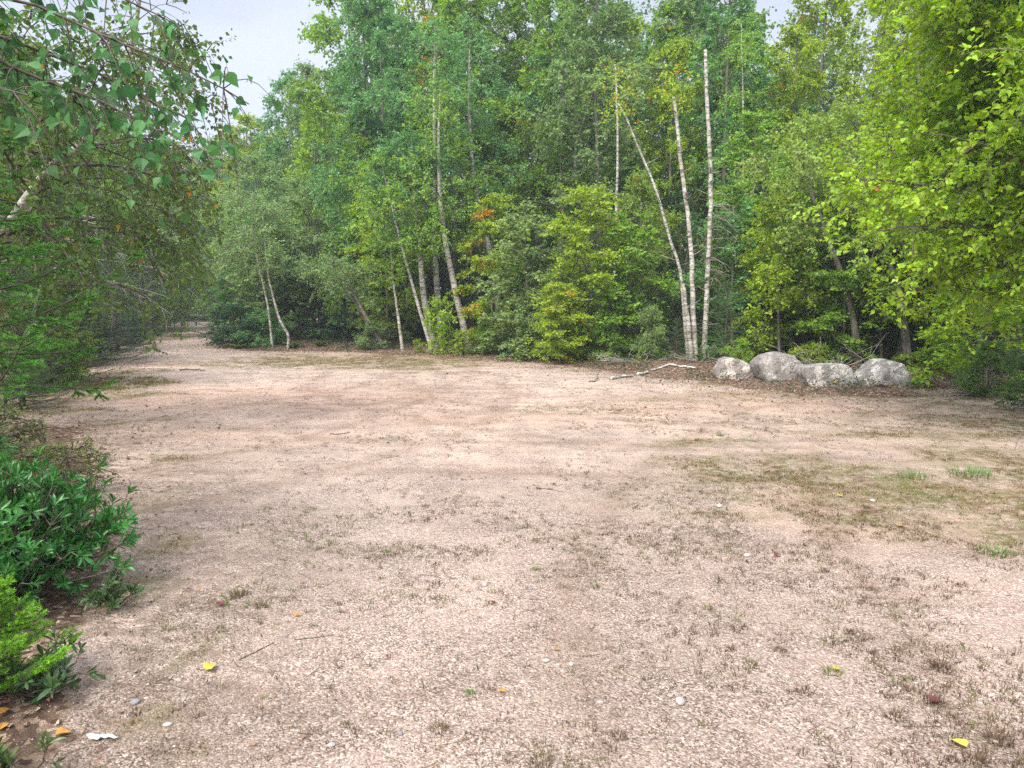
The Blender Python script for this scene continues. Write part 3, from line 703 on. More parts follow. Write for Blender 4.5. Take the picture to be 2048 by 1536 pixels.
# --- bushes and undergrowth at the foot of the wood
place('bush_a', 'bush', 1035, 21.2, 662, C_BLUE, 0, 'low dark green bush spilling onto the gravel at centre', 'bush', wide=1.25)
place('bush_a', 'bush', 1090, 20.4, 668, C_BLUE, 0, 'second low dark bush, right beside the one spilling onto gravel', 'bush', wide=1.0)
place('bush_a', 'bush', 1130, 19.6, 560, C_YG, .04, 'broad yellow-green bush reaching the gravel under the young maple', 'bush', wide=.9)
place('bush_a', 'bush', 1075, 20.6, 570, C_PALE, .02, 'pale green bush at the foot of the grey-green centre sapling', 'bush', wide=.9)
place('bush_a', 'bush', 1215, 19.3, 620, C_MID, .02, 'mid-green bush between the ferns and the bare birches', 'bush', wide=1.1)
place('bush_a', 'bush', 985, 22, 620, C_MID, .03, 'mid-green bush right of the white birch bases', 'bush', wide=1.1)
place('bush_a', 'bush', 745, 24, 640, C_GREY, .0, 'low grey-green bush left of the thin crooked birch', 'bush', wide=1.3)
place('bush_b', 'bush', 885, 22.2, 600, C_BRIGHT, 0, 'bright green leafy shoot growing against the white birch trunks', 'bush', wide=.9)
place('bush_b', 'bush', 838, 22.6, 680, C_YG, 0, 'small yellow-green shoot left of the white birch bases', 'bush', wide=1.1)
place('bush_b', 'bush', 925, 21.8, 662, C_YG, 0, 'low yellow-green shoot right of the white birch bases', 'bush', wide=1.2)
place('bush_a', 'bush', 1300, 18.6, 610, C_PALE, .02, 'pale leafy bush left of the bare birch bases', 'bush', wide=.6)
place('bush_b', 'bush', 1478, 15.9, 690, C_MID, .0, 'green seedling spreading over the leftmost boulder', 'bush', wide=1.2)
place('bush_b', 'bush', 1628, 15.9, 700, C_YG, .02, 'yellowish seedling peeping out behind the box-shaped boulder', 'bush', wide=1.2)
place('bush_a', 'bush', 1895, 15.6, 660, C_MID, 0, 'dark leafy bush right of the last boulder', 'bush', wide=1.3)
place('bush_a', 'bush', 1975, 12.4, 675, (.09, .17, .03), .02, 'leafy bush under the near bright birch, farther from camera', 'bush', wide=1.2)
place('bush_a', 'bush', 2065, 10.8, 690, (.07, .14, .028), .03, 'lowest leafy bush under the near bright birch', 'bush', wide=1.0)
place('spr_s', 'young_spruce', 2095, 8.7, 705, C_DKSPR, 0, 'young spruce at the right edge, low over the gravel', 'young spruce', wide=1.2)
place('spr_s', 'young_spruce', 1352, 18.2, 640, C_SPR, 0, 'young spruce with dead lower twigs left of the bare birch bases', 'young spruce', wide=1.1)
place('spr_s', 'young_spruce', 1450, 17.6, 560, C_SPR, 0, 'young spruce right of the bare birch bases, behind the first boulder', 'young spruce', wide=1.3)
place('spr_s', 'young_spruce', 1245, 19.6, 560, C_SPR, 0, 'dark layered young spruce between the maple and the bare birches', 'young spruce', wide=1.7)
place('spr_s', 'young_spruce', 1180, 20.4, 600, C_SPR, 0, 'dark layered young spruce behind the brown-leaved low maple', 'young spruce', wide=1.6)

# --- understorey spruces and second row, labelled by the landmark they stand behind
LM = [(-900, 'behind the near spruce at the left'), (250, 'beyond the gravel road'), (480, 'behind the grey-green trees'), (760, 'behind the white birch cluster'),
      (1000, 'behind the centre sapling'), (1240, 'behind the three bare birches'), (1460, 'behind the thin leafy sapling'), (1640, 'behind the boulders'), (1840, 'behind the bright near birch')]
ORD = ['leftmost', 'second', 'third', 'fourth', 'fifth', 'sixth', 'seventh', 'eighth', 'ninth', 'tenth']
def landmark(px):
    r = LM[0][1]
    for a, b in LM:
        if px >= a: r = b
    return r
def fill(lst, adj_of, name, cat, group):
    cnt = {}
    for (kind, px, Y, top, c, au, wd) in sorted(lst, key=lambda e: e[1]):
        key = (adj_of[kind], landmark(px)); k = cnt.get(key, 0); cnt[key] = k + 1
        lab = f"{adj_of[kind]} {landmark(px)}, {ORD[k]} there from the left" if k else f"{adj_of[kind]} {landmark(px)}, leftmost of its kind"
        place(kind, name, px, Y, top, c, au, lab, cat, group, wide=wd)
r_ = np.random.default_rng(5)
spl = []
for px in np.arange(520, 2300, 62):
    Yb = np.interp(px, [480, 1000, 1250, 1500, 1850, 2300], [28, 26.5, 23.5, 20, 17, 15])
    for row in range(2):
        spl.append((('spr_a', 'spr_b')[(int(px) + row) % 2], px + r_.uniform(-20, 20), Yb + row * 3.2 + r_.uniform(-.6, .9), r_.uniform(330, 500) - row * 60, C_DKSPR, 0, r_.uniform(1.0, 1.3)))
for px, Y in ((-120, 16), (-40, 21), (60, 26), (140, 31), (215, 36), (262, 45), (300, 54), (495, 35), (470, 50)):
    spl.append(('spr_b' if px % 2 else 'spr_a', px, Y, 300, C_DKSPR, 0, 1.2))
fill(spl, {'spr_a': 'dark slender understorey spruce', 'spr_b': 'dark broad understorey spruce'}, 'spruce_tree', 'spruce', 'understorey spruces')
sec = []
cs = [C_MID, C_BLUE, C_YG, C_GREY, C_MID, C_PALE]
for i, px in enumerate(np.arange(748, 2300, 62)):
    Yb = np.interp(px, [600, 1000, 1500, 1850, 2300], [34, 32, 27, 24, 22])
    top = -100 + 120 * sin(i * 1.7)
    if 960 < px < 1040: top = 130
    if 1480 < px < 1560: top = 170
    if 1640 < px < 1800: top = 190 + 40 * sin(i)
    sec.append((('tall_a', 'tall_b', 'tall_c')[i % 3], px + r_.uniform(-15, 15), Yb + r_.uniform(-1, 1.5), top, cs[i % 6], (.04, .01, .14, .05, .09, .03)[i % 6], 1.0))
for px, Y, top in ((-80, 17, 0), (20, 24, 60), (110, 30, 120), (190, 38, 200), (265, 48, 270), (320, 58, 320), (560, 42, 240), (650, 38, 190)):
    sec.append((('tall_a', 'tall_b', 'tall_c')[px % 3], px, Y, top, cs[px % 6], .03, 1.1))
fill(sec, {'tall_a': 'tall second-row birch', 'tall_b': 'tall dense second-row tree', 'tall_c': 'tall slim second-row birch'}, 'broadleaf_tree', 'tree', 'second row of the wood')

# --- the deep wood reads as one mass
def deep_wood():
    rng = np.random.default_rng(77)
    ca = Acc()
    spots = []
    for px in np.arange(520, 2700, 48):
        for row in range(2):
            spots.append((px + rng.uniform(-25, 25), np.interp(px, [500, 1500, 2600], [44, 34, 30]) + row * 8 + rng.uniform(-2, 2)))
    for px in np.arange(-900, 350, 60):
        for row in range(2):
            spots.append((px + rng.uniform(-25, 25), 40 + row * 9 + rng.uniform(-2, 2)))
    for px in np.arange(290, 540, 16):
        spots.append((px, 76 + rng.uniform(-3, 8)))
        spots.append((px, 66 + rng.uniform(-3, 3)))
    for px, Y in spots:
        x = X_at(px, Y)
        top = 20 if px > 730 else np.interp(px, [-900, 100, 300, 420, 500, 560, 640], [0, 150, 300, 330, 300, 240, 180])
        if 960 < px < 1050: top = 130
        if 1460 < px < 1580: top = 180
        if 1640 < px < 1820: top = 200
        H = Z_at(top + rng.uniform(-20, 40), Y); n = 2600
        u = rng.random(n) ** .9
        R = 2.6 * Y / 40 * np.sin(pi * np.clip(.12 + .83 * u, 0, 1)) ** .6
        # clumpy distribution
        k = 46; cu = rng.random(k); ca_ = rng.uniform(0, 2 * pi, k); cr_ = np.sqrt(rng.random(k))
        ci = rng.integers(0, k, n); uu = np.clip(cu[ci] + rng.normal(0, .035, n), 0, 1)
        RR = 2.7 * Y / 40 * np.sin(pi * np.clip(.15 + .8 * uu, 0, 1)) ** .6
        Pt = np.stack([x + RR * cr_[ci] * np.cos(ca_[ci]) + rng.normal(0, .4, n), Y + RR * cr_[ci] * np.sin(ca_[ci]) + rng.normal(0, .4, n), .3 + uu * (H - .3)], -1)
        tint = rng.random() * .3
        leaves(ca, Pt, rng.standard_normal((n, 3)) - [0, 0, .4], unit(rng.standard_normal((n, 3)) * .6 + [0, -.2, 1]), .20 * rng.uniform(.6, 1.3, n), T_FAR, 0, lv=np.clip(tint + rng.random(n) * .7, 0, 1), au=np.clip(cu[ci] * .9 + rng.random(n) * .2, 0, 1))
        tube(ca, np.array([[x, Y, -.1], [x + rng.uniform(-.4, .4), Y, H * .5], [x, Y, H * .9]]), [.13, .08, .03], 5, 1)
        ca.a['lv'].append(np.zeros(ca.n - sum(len(z) for z in ca.a['lv']), np.float32)); ca.a['au'].append(np.ones(ca.n - sum(len(z) for z in ca.a['au']), np.float32))
    me = ca.mesh('deep_wood', [M_LEAF, M_GREY])
    o = single('background_wood', me, 'deep wood of mixed trees filling the gaps far behind the front trees', 'wood', kind='stuff', color=(.07, .13, .04, .04))
deep_wood()

# ------------------------------------------------------------------ individual birches whose trunks read in the photo
def px_path(pts, Y, dy=0.0):
    out = [P(a, b, Y + dy * i) for i, (a, b) in enumerate(pts)]
    out[0][2] = -.1
    return np.array(out)
def traced(name, label, pts, Y, r0, bark=M_BIRCH, c=C_MID, au=0.02, cat='birch', group=None, **kw):
    path = px_path(pts, Y); base = path[0].copy(); base[2] = 0
    path = path - base
    tk, cr_, H = grow(kw.pop('seed', 3), path, r0, bark, **kw)
    return thing(name, label, cat, (base[0], base[1], gz(base[0], base[1]) - .03), 0, 1, group, [('trunk', tk, None), ('crown', cr_, col(c, au))])
WB = 'white birches clustered left of centre'
cl = dict(R=1.6, nb=26, sub=8, sprays=6, m=7, leaf=.07, hang=.4)
traced('birch_tree', 'slender white birch leaning left, leftmost of the cluster', [(866, 690), (838, 615), (812, 520), (795, 455), (765, 330)], 23, .065, seed=31, t0=.5, group=WB, c=C_MID, **cl)
traced('birch_tree', 'stout white birch of the cluster with dark scars, leaning left', [(872, 692), (848, 605), (838, 480), (826, 400), (822, 280)], 23.4, .12, seed=32, t0=.5, group=WB, c=C_BLUE, **cl)
traced('birch_tree', 'straight white birch rising from the middle of the cluster into high foliage', [(886, 690), (872, 560), (868, 400), (866, 200), (868, 60)], 24, .11, seed=33, t0=.5, group=WB, c=C_BLUE, **cl)
traced('birch_tree', 'thick white birch, rightmost trunk of the cluster, leaning slightly left', [(940, 695), (906, 560), (884, 440), (878, 300), (880, 180)], 22.8, .115, seed=34, t0=.42, group=WB, c=C_MID, **cl)
traced('birch_tree', 'tall birch right of the cluster with its white trunk showing through leaves', [(1005, 692), (985, 540), (958, 420), (945, 340), (938, 200), (942, 60)], 24.5, .105, seed=35, t0=.42, group=WB, c=C_BLUE, **cl)
traced('birch_tree', 'thin crooked birch at the left foot of the cluster', [(806, 694), (795, 620), (786, 555), (782, 480)], 23.3, .06, seed=36, t0=.55, c=C_MID, R=.9, nb=10, sub=6, sprays=5, m=6, leaf=.07)
traced('alder_tree', 'grey pole leaning far left out of the wood beside the dark hollow', [(768, 692), (705, 600), (640, 560), (612, 538)], 24.2, .065, M_GREY, seed=37, t0=.6, c=C_GREY, cat='tree', R=1.1, nb=12, sub=7, sprays=6, m=7, leaf=.06)
traced('alder_tree', 'second grey leaning pole, right of and steeper than the first', [(775, 694), (735, 640), (708, 590), (680, 530)], 24.0, .08, M_GREY, seed=38, t0=.6, c=C_GREY, cat='tree', R=1.1, nb=12, sub=7, sprays=6, m=7, leaf=.06)
traced('alder_tree', 'slim pale stem with an elbow at its foot, right of the road mouth', [(574, 694), (577, 672), (560, 640), (545, 585), (535, 540), (525, 420)], 24.2, .05, M_BIRCH, seed=39, t0=.55, c=C_GREY, cat='tree', R=1.5, nb=20, sub=8, sprays=6, m=7, leaf=.06)
traced('alder_tree', 'slim pale stem left of the elbowed one, running into grey-green leaves', [(545, 690), (537, 620), (524, 560), (512, 500), (500, 400)], 24.6, .045, M_BIRCH, seed=40, t0=.5, c=C_GREY, cat='tree', R=1.6, nb=22, sub=8, sprays=6, m=7, leaf=.06)
traced('birch_tree', 'birch with a white forked upper trunk high at right of centre', [(1140, 690), (1148, 420), (1152, 300), (1168, 245), (1188, 180), (1200, 110)], 26, .1, seed=41, t0=.5, c=C_GREY, **cl)
traced('birch_tree', 'thin straight pale trunk farther back, left of the bare birches', [(1228, 690), (1230, 500), (1235, 300), (1229, 135)], 22.5, .055, seed=42, t0=.75, c=C_OLIVE, au=.1, R=.8, nb=8, sub=5, sprays=4, m=6, leaf=.07, topw=.4)
traced('birch_tree', 'slim birch with a pale stem right of the tallest bare trunk', [(1500, 690), (1495, 500), (1487, 330), (1484, 200), (1480, 60)], 22, .06, seed=43, t0=.6, c=C_MID, R=1.1, nb=14, sub=7, sprays=5, m=6, leaf=.07)
traced('birch_tree', 'brown-barked birch leaning left behind the last boulder', [(1818, 735), (1800, 610), (1765, 500), (1735, 400), (1715, 250)], 16.4, .10, M_GREY, seed=44, t0=.45, c=C_OLIVE, au=.03, R=1.8, nb=26, sub=8, sprays=6, m=7, leaf=.068, hang=.6)
traced('birch_tree', 'grey birch behind the box-shaped boulder with drooping olive leaves', [(1718, 735), (1700, 620), (1650, 470), (1618, 380), (1610, 250)], 16.5, .085, M_GREY, seed=45, t0=.45, c=C_OLIVE, au=.04, R=1.6, nb=24, sub=8, sprays=6, m=7, leaf=.068, hang=.6)

# --- the bare birches
def snag(label, pts, Y, r0, rt, seed, twigs=10, tuft=False, tangle=0, lowbare=True, group='bare dying birches at the wood edge'):
    rng = np.random.default_rng(seed)
    path = px_path(pts, Y); base = path[0].copy(); base[2] = 0; path -= base
    n = 30; p = resample(path, n); t = np.linspace(0, 1, n)
    p[1:, :2] += np.cumsum(rng.standard_normal((n - 1, 2)) * .006, 0)
    tk = Acc(); rad = r0 + (rt - r0) * t ** .8; rad = rad * (1 + .3 * np.exp(-t * 25)); tube(tk, p, rad, 10, 0, rough=.05, rng=rng)
    # knots and broken stubs
    for k in range(twigs):
        f = rng.uniform(.1, .97); q = p[int(f * (n - 1))]; az = rng.uniform(0, 2 * pi); d = np.array([cos(az), sin(az), rng.uniform(-.1, .6)]); Ls = rng.uniform(.05, .45)
        tube(tk, np.array([q, q + d * Ls * .5, q + d * Ls + [0, 0, .05 * Ls]]), [.014, .009, .005], 5, 1)
    tw = Acc(); has = False
    for k in range(tangle):
        f = rng.uniform(.28, .58); q = p[int(f * (n - 1))]; az = rng.uniform(-1.2, 1.6); Ls = rng.uniform(.4, .95)
        s = np.linspace(0, 1, 7)[:, None]; d = np.array([cos(az), sin(az) * .7, .35])
        b = q + Ls * s * d - np.array([0, 0, 1]) * s ** 2 * Ls * rng.uniform(.3, 1.2) + np.cumsum(rng.standard_normal((7, 3)) * .02, 0)
        tube(tw, b, np.linspace(.009, .003, 7), 4, 0, cap=False); has = True
        for j in range(5):
            q2 = b[rng.integers(2, 7)]; d2 = unit(rng.standard_normal(3)) * rng.uniform(.1, .35)
            tube(tw, np.array([q2, q2 + d2 * .5 + rng.standard_normal(3) * .02, q2 + d2 - [0, 0, .05]]), [.004, .003, .002], 3, 0, cap=False)
    parts = [('trunk', tk.mesh('trunk', [M_BIRCH, M_DEAD], True), None)]
    if has: parts.append(('dead_branches', tw.mesh('dead_branches', [M_DEAD], True), None))
    if tuft:
        ca = Acc(); A, D = [], []
        for k in range(46):
            q = p[-1] + np.array([rng.normal(0, .25), rng.normal(0, .25), rng.uniform(-.5, .75)]); A.append(q); D.append(unit(rng.standard_normal(3) + [0, 0, .3]))
        A, D = np.array(A), np.array(D); m = 7
        pos = (A[:, None] + D[:, None] * (np.arange(m) / m * .25)[None, :, None] + rng.standard_normal((46, m, 3)) * .03).reshape(-1, 3); nn = len(pos)
        leaves(ca, pos, rng.standard_normal((nn, 3)) - [0, 0, .5], unit(rng.standard_normal((nn, 3)) + [0, 0, 1]), .07 * rng.uniform(.7, 1.2, nn), T_FAR, 0, lv=rng.random(nn), au=rng.random(nn))
        parts.append(('crown', ca.mesh('crown', [M_LEAF]), col(C_YG, .08)))
    thing('bare_birch', label, 'birch', (base[0], base[1], gz(base[0], base[1]) - .02), 0, 1, group, parts)
snag('thin bare birch arching left, leftmost of the bare trunks', [(1378, 706), (1362, 560), (1340, 480), (1312, 380), (1262, 255), (1240, 215)], 18.8, .055, .02, 51, 10, True)
snag('middle bare birch, white and gently bowed, with a leafy tip', [(1392, 722), (1386, 620), (1380, 500), (1366, 380), (1352, 270), (1344, 205)], 18.4, .076, .036, 52, 14, True)
snag('tallest bare birch, straight snapped pole with a tangle of dead twigs at its right', [(1408, 716), (1412, 600), (1416, 500), (1419, 380), (1415, 240), (1409, 108)], 18.7, .074, .04, 53, 34, False, 34)
snag('short broken birch stump leaning in front of the bare trunks', [(1384, 716), (1376, 660), (1366, 578)], 18.3, .065, .045, 54, 6)

# ------------------------------------------------------------------ near birch at the right
def near_right():
    path = np.array([(0, 0, -.1), (-.1, 0, 1.5), (-.35, .1, 4), (-.8, .1, 6.2), (-1.0, .1, 8.4)])
    tk, cr_, H = grow(61, path, .13, M_BIRCH, R=2.75, t0=.2, nb=160, elev=(15, 50), droop=.12, sub=15, sprays=8, m=7, leaf=.062, tmpl=T_BIRCH, profile='column', hang=.35, twig=.26, side=(pi, 1.9))
    thing('birch_tree', 'near birch with bright yellow-green leaves filling the right edge', 'birch', (7.3, 8.9, gz(7.3, 8.9) - .03), 0, 1, None, [('trunk', tk, None), ('crown', cr_, col(C_BRIGHT, .085))])
near_right()

# ------------------------------------------------------------------ overhanging birch spray, top left
def overhang():
    rng = np.random.default_rng(62)
    path = np.array([(0, 0, -.1), (.05, 0, 1.5), (.2, 0, 3), (.3, 0, 4.6), (.35, .1, 6.0)])
    tk, ca = Acc(), Acc()
    n = 20; pts = resample(path, n); tube(tk, pts, np.linspace(.08, .03, n), 9, 0, rough=.03, rng=rng)
    base = np.array([-4.3, 3.0, 0])
    # main limbs given by where they pass in the photo
    limbs = [[(-500, -250, 3.1), (-100, 60, 3.2), (60, 150, 3.3), (190, 200, 3.3), (330, 270, 3.35), (395, 330, 3.35)],
             [(-500, -350, 3.1), (-60, -30, 3.2), (120, 40, 3.3), (260, 110, 3.3), (400, 165, 3.35), (500, 225, 3.4)],
             [(-500, -450, 3.2), (0, -150, 3.3), (150, -60, 3.4), (280, 0, 3.4), (350, 30, 3.45)],
             [(-500, -280, 3.2), (-150, 20, 3.4), (20, 90, 3.5), (160, 150, 3.6), (290, 210, 3.6), (400, 260, 3.6)],
             [(-450, -100, 3.0), (-200, 100, 3.1), (-40, 170, 3.2), (90, 210, 3.2)]]
    SP, SD, SB, drop = [], [], [], []
    for li, lb in enumerate(limbs):
        c = np.array([P(*q) for q in lb]) - base
        start = pts[min(n - 1, int(c[0][2] / 6 * n))]
        b = resample(np.vstack([[start], c]), 26); b[1:] += np.cumsum(rng.standard_normal((25, 3)) * .006, 0)
        tube(tk, b, np.linspace(.016, .0025, 26), 6, 1, cap=False)
        for j in range(62):
            f = rng.uniform(.30, 1.0); q = b[min(25, int(f * 25))]
            d = unit(unit(b[min(25, int(f * 25) + 0)] - b[max(0, int(f * 25) - 3)]) * .6 + rng.standard_normal(3) * .6 + [0, 0, -.1])
            Ls = rng.uniform(.10, .32); s = np.linspace(0, 1, 5)[:, None]
            sp = q + Ls * s * d - np.array([0, 0, 1]) * s ** 2 * Ls * .8
            tube(tk, sp, np.linspace(.003, .001, 5), 4, 1, cap=False)
            for k in range(4):
                SP.append(sp[rng.integers(1, 5)]); SD.append(unit(d * .3 + rng.standard_normal(3) * .7 + [0, 0, -.9])); SB.append(rng.random())
    A, D = np.array(SP), np.array(SD); nn = len(A)
    st = rng.uniform(.015, .03, nn)
    for k in range(0, nn):
        tube(tk, np.array([A[k], A[k] + D[k] * st[k]]), [.0008, .0006], 3, 1, cap=False)
    pos = A + D * st[:, None]
    Nn = unit(np.stack([rng.normal(0, .6, nn), rng.normal(-.6, .6, nn), rng.normal(.35, .5, nn)], -1))
    leaves(ca, pos, D + rng.standard_normal((nn, 3)) * .2, Nn, .058 * rng.uniform(.55, 1.2, nn), T_BIRCH, 0, lv=rng.random(nn), au=np.array(SB))
    thing('birch_tree', 'birch overhanging the top left corner with large drooping heart-shaped leaves', 'birch', base, 0, 1, None,
          [('trunk', tk.mesh('trunk', [M_BIRCH, M_TWIG], True), None), ('crown', ca.mesh('crown', [M_LEAF]), (.06, .165, .05, .006))])
overhang()

# ------------------------------------------------------------------ olive birch, left middle distance, with pale leaning trunk
def left_birch():
    b = np.array([-7.6, 9.3, 0.0])
    path = np.array([(-7.6, 9.3, -.1), P(-90, 600, 9.2), P(30, 425, 9.0), P(105, 330, 8.9), P(180, 272, 8.8), P(250, 120, 8.8), P(280, -60, 8.8)]) - b
    tk, cr_, H = grow(63, path, .10, M_BIRCH, R=2.0, t0=.26, nb=70, elev=(-5, 50), droop=.35, sub=11, sprays=6, m=6, leaf=.058, hang=.6, twig=.24, profile='column', bare=.22)
    thing('birch_tree', 'leaning birch with a pale diagonal trunk and olive leaves at upper left', 'birch', (b[0], b[1], gz(b[0], b[1])), 0, 1, None, [('trunk', tk, None), ('crown', cr_, col((.09, .15, .03), .06))])
left_birch()

# ------------------------------------------------------------------ near spruces
def near_spruce():
    me = spruce(64, 3.9, .80, r0=.045, z0=1.08, spacing=.20, per=6, twstep=.135, needle=.019, nw=.0036, nn=150, droop=.20, twl=.24, subtw=True, tip=.05, rise=True)
    x, y = -3.16, 4.35
    thing('spruce_tree', 'near spruce reaching in from the left edge with brush-like green boughs', 'spruce', (x, y, gz(x, y)), 0, 1, None, [('trunk', me[0], None), ('crown', me[1], (.09, .25, .035, 0))])
    me = spruce(65, .40, .27, r0=.014, z0=.05, spacing=.05, per=5, twstep=.035, needle=.014, nw=.0022, nn=75, droop=.12, twl=.13, subtw=True, tip=.05, up=18)
    p = G(10, 1405)
    thing('young_spruce', 'small bright lime-green spruce in the lower left corner', 'young spruce', (p[0] - .06, p[1] + .02, gz(p[0], p[1])), .6, 1, None, [('trunk', me[0], None), ('crown', me[1], (.14, .33, .015, 0))])
near_spruce()

# ------------------------------------------------------------------ glossy shrub, left foreground
def glossy_shrub(seed, stems, H, R, leaf, c, name, label, loc, spread=1.0, whorl=7, density=7, tw=.12):
    rng = np.random.default_rng(seed)
    tk, ca = Acc(), Acc(); A, D = [], []
    for k in range(stems):
        az = rng.uniform(0, 2 * pi); rr = R * math.sqrt(rng.random()); hh = H * (1 - .65 * (rr / R) ** 2.2) * rng.uniform(.8, 1.05)
        tip = np.array([cos(az) * rr, sin(az) * rr, hh]); s = np.linspace(0, 1, 7)[:, None]
        b = s * tip * [1, 1, 1] + np.array([0, 0, .35 * hh]) * (s * (1 - s)) + np.cumsum(rng.standard_normal((7, 3)) * .008, 0) * s
        tube(tk, b, np.linspace(.007, .0025, 7), 5, 0, cap=False)
        for j in range(density):
            f = rng.uniform(.35, 1) if j else 1.0; q = b[min(6, int(f * 6))]
            d = unit(unit(tip) * .5 + rng.standard_normal(3) * .55 + [0, 0, .35]); e = q + d * tw * rng.uniform(.5, 1.2)
            tube(tk, np.array([q, (q + e) / 2 + [0, 0, -.006], e]), [.0028, .0022, .0015], 4, 0, cap=False)
            A.append(e); D.append(d)
    A, D = np.array(A), np.array(D); n = len(A); m = whorl
    ref = unit(np.cross(D, [.2, .1, .97])); r2 = np.cross(D, ref)
    th = np.arange(m)[None] * 2.4 + rng.uniform(0, 6, (n, 1))
    out = np.cos(th)[..., None] * ref[:, None] + np.sin(th)[..., None] * r2[:, None]
    open_ = rng.uniform(.5, 1.3, (n, m, 1))
    ld = unit(D[:, None] * .75 + out * open_ + [0, 0, .05]); ln = unit(D[:, None] - out * .3 + rng.standard_normal((n, m, 3)) * .2)
    pos = A[:, None] - D[:, None] * (np.arange(m) / m * .035)[None, :, None]
    N_ = n * m
    leaves(ca, pos.reshape(-1, 3), ld.reshape(-1, 3), ln.reshape(-1, 3), leaf * rng.uniform(.65, 1.2, N_), T_LANCE, 0, lv=np.repeat(rng.random(n), m) * .5 + rng.random(N_) * .5, au=np.full(N_, 2.0))
    thing(name, label, 'shrub', loc, 0, 1, None, [('stems', tk.mesh('stems', [M_TWIG], True), None), ('foliage', ca.mesh('foliage', [M_GLOSS]), c)])
p = G(40, 1215)
glossy_shrub(66, 84, .76, .60, .062, (.035, .145, .022, 0), 'evergreen_shrub', 'glossy dark green evergreen shrub at the left edge in the foreground', (p[0] - .10, p[1] + .12, gz(p[0], p[1]) - .02), density=10, whorl=8)
p = G(-160, 1130)
glossy_shrub(70, 50, .85, .55, .07, (.035, .14, .022, 0), 'evergreen_shrub', 'glossy shrub at the left edge, half outside the frame behind the dark one', (p[0], p[1] + .2, gz(p[0], p[1]) - .02), density=7)
p = G(235, 1215)
glossy_shrub(67, 9, .16, .16, .05, (.05, .11, .03, 0), 'evergreen_shrub', 'low sprig of leathery leaves at the foot of the dark glossy shrub', (p[0], p[1], gz(p[0], p[1])), density=4, tw=.05)
p = G(70, 1395)
glossy_shrub(68, 12, .15, .20, .055, (.05, .10, .03, 0), 'evergreen_shrub', 'low leathery seedling beside the small lime-green spruce', (p[0], p[1], gz(p[0], p[1])), density=4, tw=.05)
p = G(40, 1560)
glossy_shrub(69, 8, .08, .14, .045, (.07, .11, .03, 0), 'evergreen_shrub', 'flat leafy sprig at the bottom left corner', (p[0], p[1], gz(p[0], p[1])), density=4, tw=.04)
# wiry bush above the shrub
tkm, crm, H_ = grow(71, [(0, 0, 0), (.1, 0, .2), (.25, 0, .45)], .012, M_TWIG, R=.45, t0=.05, nb=22, sub=6, sprays=4, m=7, leaf=.026, elev=(10, 60), hang=.05, twig=.10, profile='round', spray_tubes=True)
p = G(90, 985)
thing('heath_bush', 'small wiry heath bush behind the glossy shrub at the left', 'bush', (p[0], p[1], gz(p[0], p[1])), 0, (.85, .85, .8), None, [('stems', tkm, None), ('foliage', crm, (.11, .14, .03, .05))])
p = G(-20, 960)
thing('heath_bush', 'small wiry heath bush cut by the left edge above the glossy shrub', 'bush', (p[0], p[1], gz(p[0], p[1])), 2.0, (1.2, 1.2, 1.1), None, [('stems', tkm, None), ('foliage', crm, (.10, .13, .03, .05))])

# ------------------------------------------------------------------ boulders
def rock_mat():
    m, t, o = newmat('granite')
    tc = N(t, 'ShaderNodeTexCoord'); co = tc.outputs['Object']; L = t.links.new
    def noi(s, d=6, r=.6):
        n = N(t, 'ShaderNodeTexNoise'); n.inputs['Scale'].default_value = s; n.inputs['Detail'].default_value = d; n.inputs['Roughness'].default_value = r; L(co, n.inputs['Vector']); return n.outputs[0]
    v = N(t, 'ShaderNodeTexVoronoi'); v.inputs['Scale'].default_value = 75; L(co, v.inputs['Vector'])
    sp = N(t, 'ShaderNodeSeparateColor'); L(v.outputs['Color'], sp.inputs[0])
    oi = N(t, 'ShaderNodeObjectInfo')
    g = ramp(t, [(0, (.12, .11, .10)), (.2, (.27, .26, .245)), (.6, (.40, .38, .36)), (1, (.54, .52, .50))], sp.outputs[0]).outputs[0]
    c = mix(t, 1.0, g, oi.outputs['Color'], 'MULTIPLY')
    c = mix(t, ramp(t, [(.46, (.8, .8, .8)), (.54, (0, 0, 0))], noi(3.0, 8, .65)).outputs[0], c, (.15, .13, .115))       # lichen stains
    c = mix(t, ramp(t, [(.55, (0, 0, 0)), (.66, (.5, .5, .5))], noi(8, 6, .7)).outputs[0], c, (.46, .45, .41))
    vc = N(t, 'ShaderNodeTexVoronoi', feature='DISTANCE_TO_EDGE'); vc.inputs['Scale'].default_value = 3.4
    nd_ = N(t, 'ShaderNodeTexNoise'); nd_.inputs['Scale'].default_value = 5; nd_.inputs['Detail'].default_value = 6; L(co, nd_.inputs['Vector'])
    va = N(t, 'ShaderNodeVectorMath', operation='MULTIPLY_ADD'); va.inputs[1].default_value = (.5, .5, .5); L(nd_.outputs['Color'], va.inputs[0]); L(co, va.inputs[2]); L(va.outputs[0], vc.inputs['Vector'])
    crack = ramp(t, [(.0, (1, 1, 1)), (.022, (0, 0, 0))], vc.outputs['Distance']).outputs[0]
    c = mix(t, math_(t, 'MULTIPLY', crack, .55), c, (.09, .08, .07))
    pr = N(t, 'ShaderNodeBsdfPrincipled'); pr.inputs['Roughness'].default_value = .88; pr.inputs['Specular IOR Level'].default_value = .25
    L(c, pr.inputs['Base Color'])
    bp = N(t, 'ShaderNodeBump'); bp.inputs['Strength'].default_value = .9; bp.inputs['Distance'].default_value = .03
    L(math_(t, 'ADD', noi(14, 8, .7), math_(t, 'MULTIPLY_ADD', sp.outputs[1], .12, math_(t, 'MULTIPLY', crack, -.35))), bp.inputs['Height']); L(bp.outputs[0], pr.inputs['Normal'])
    L(pr.outputs[0], o.inputs[0]); return m
M_ROCK = rock_mat()
import bmesh
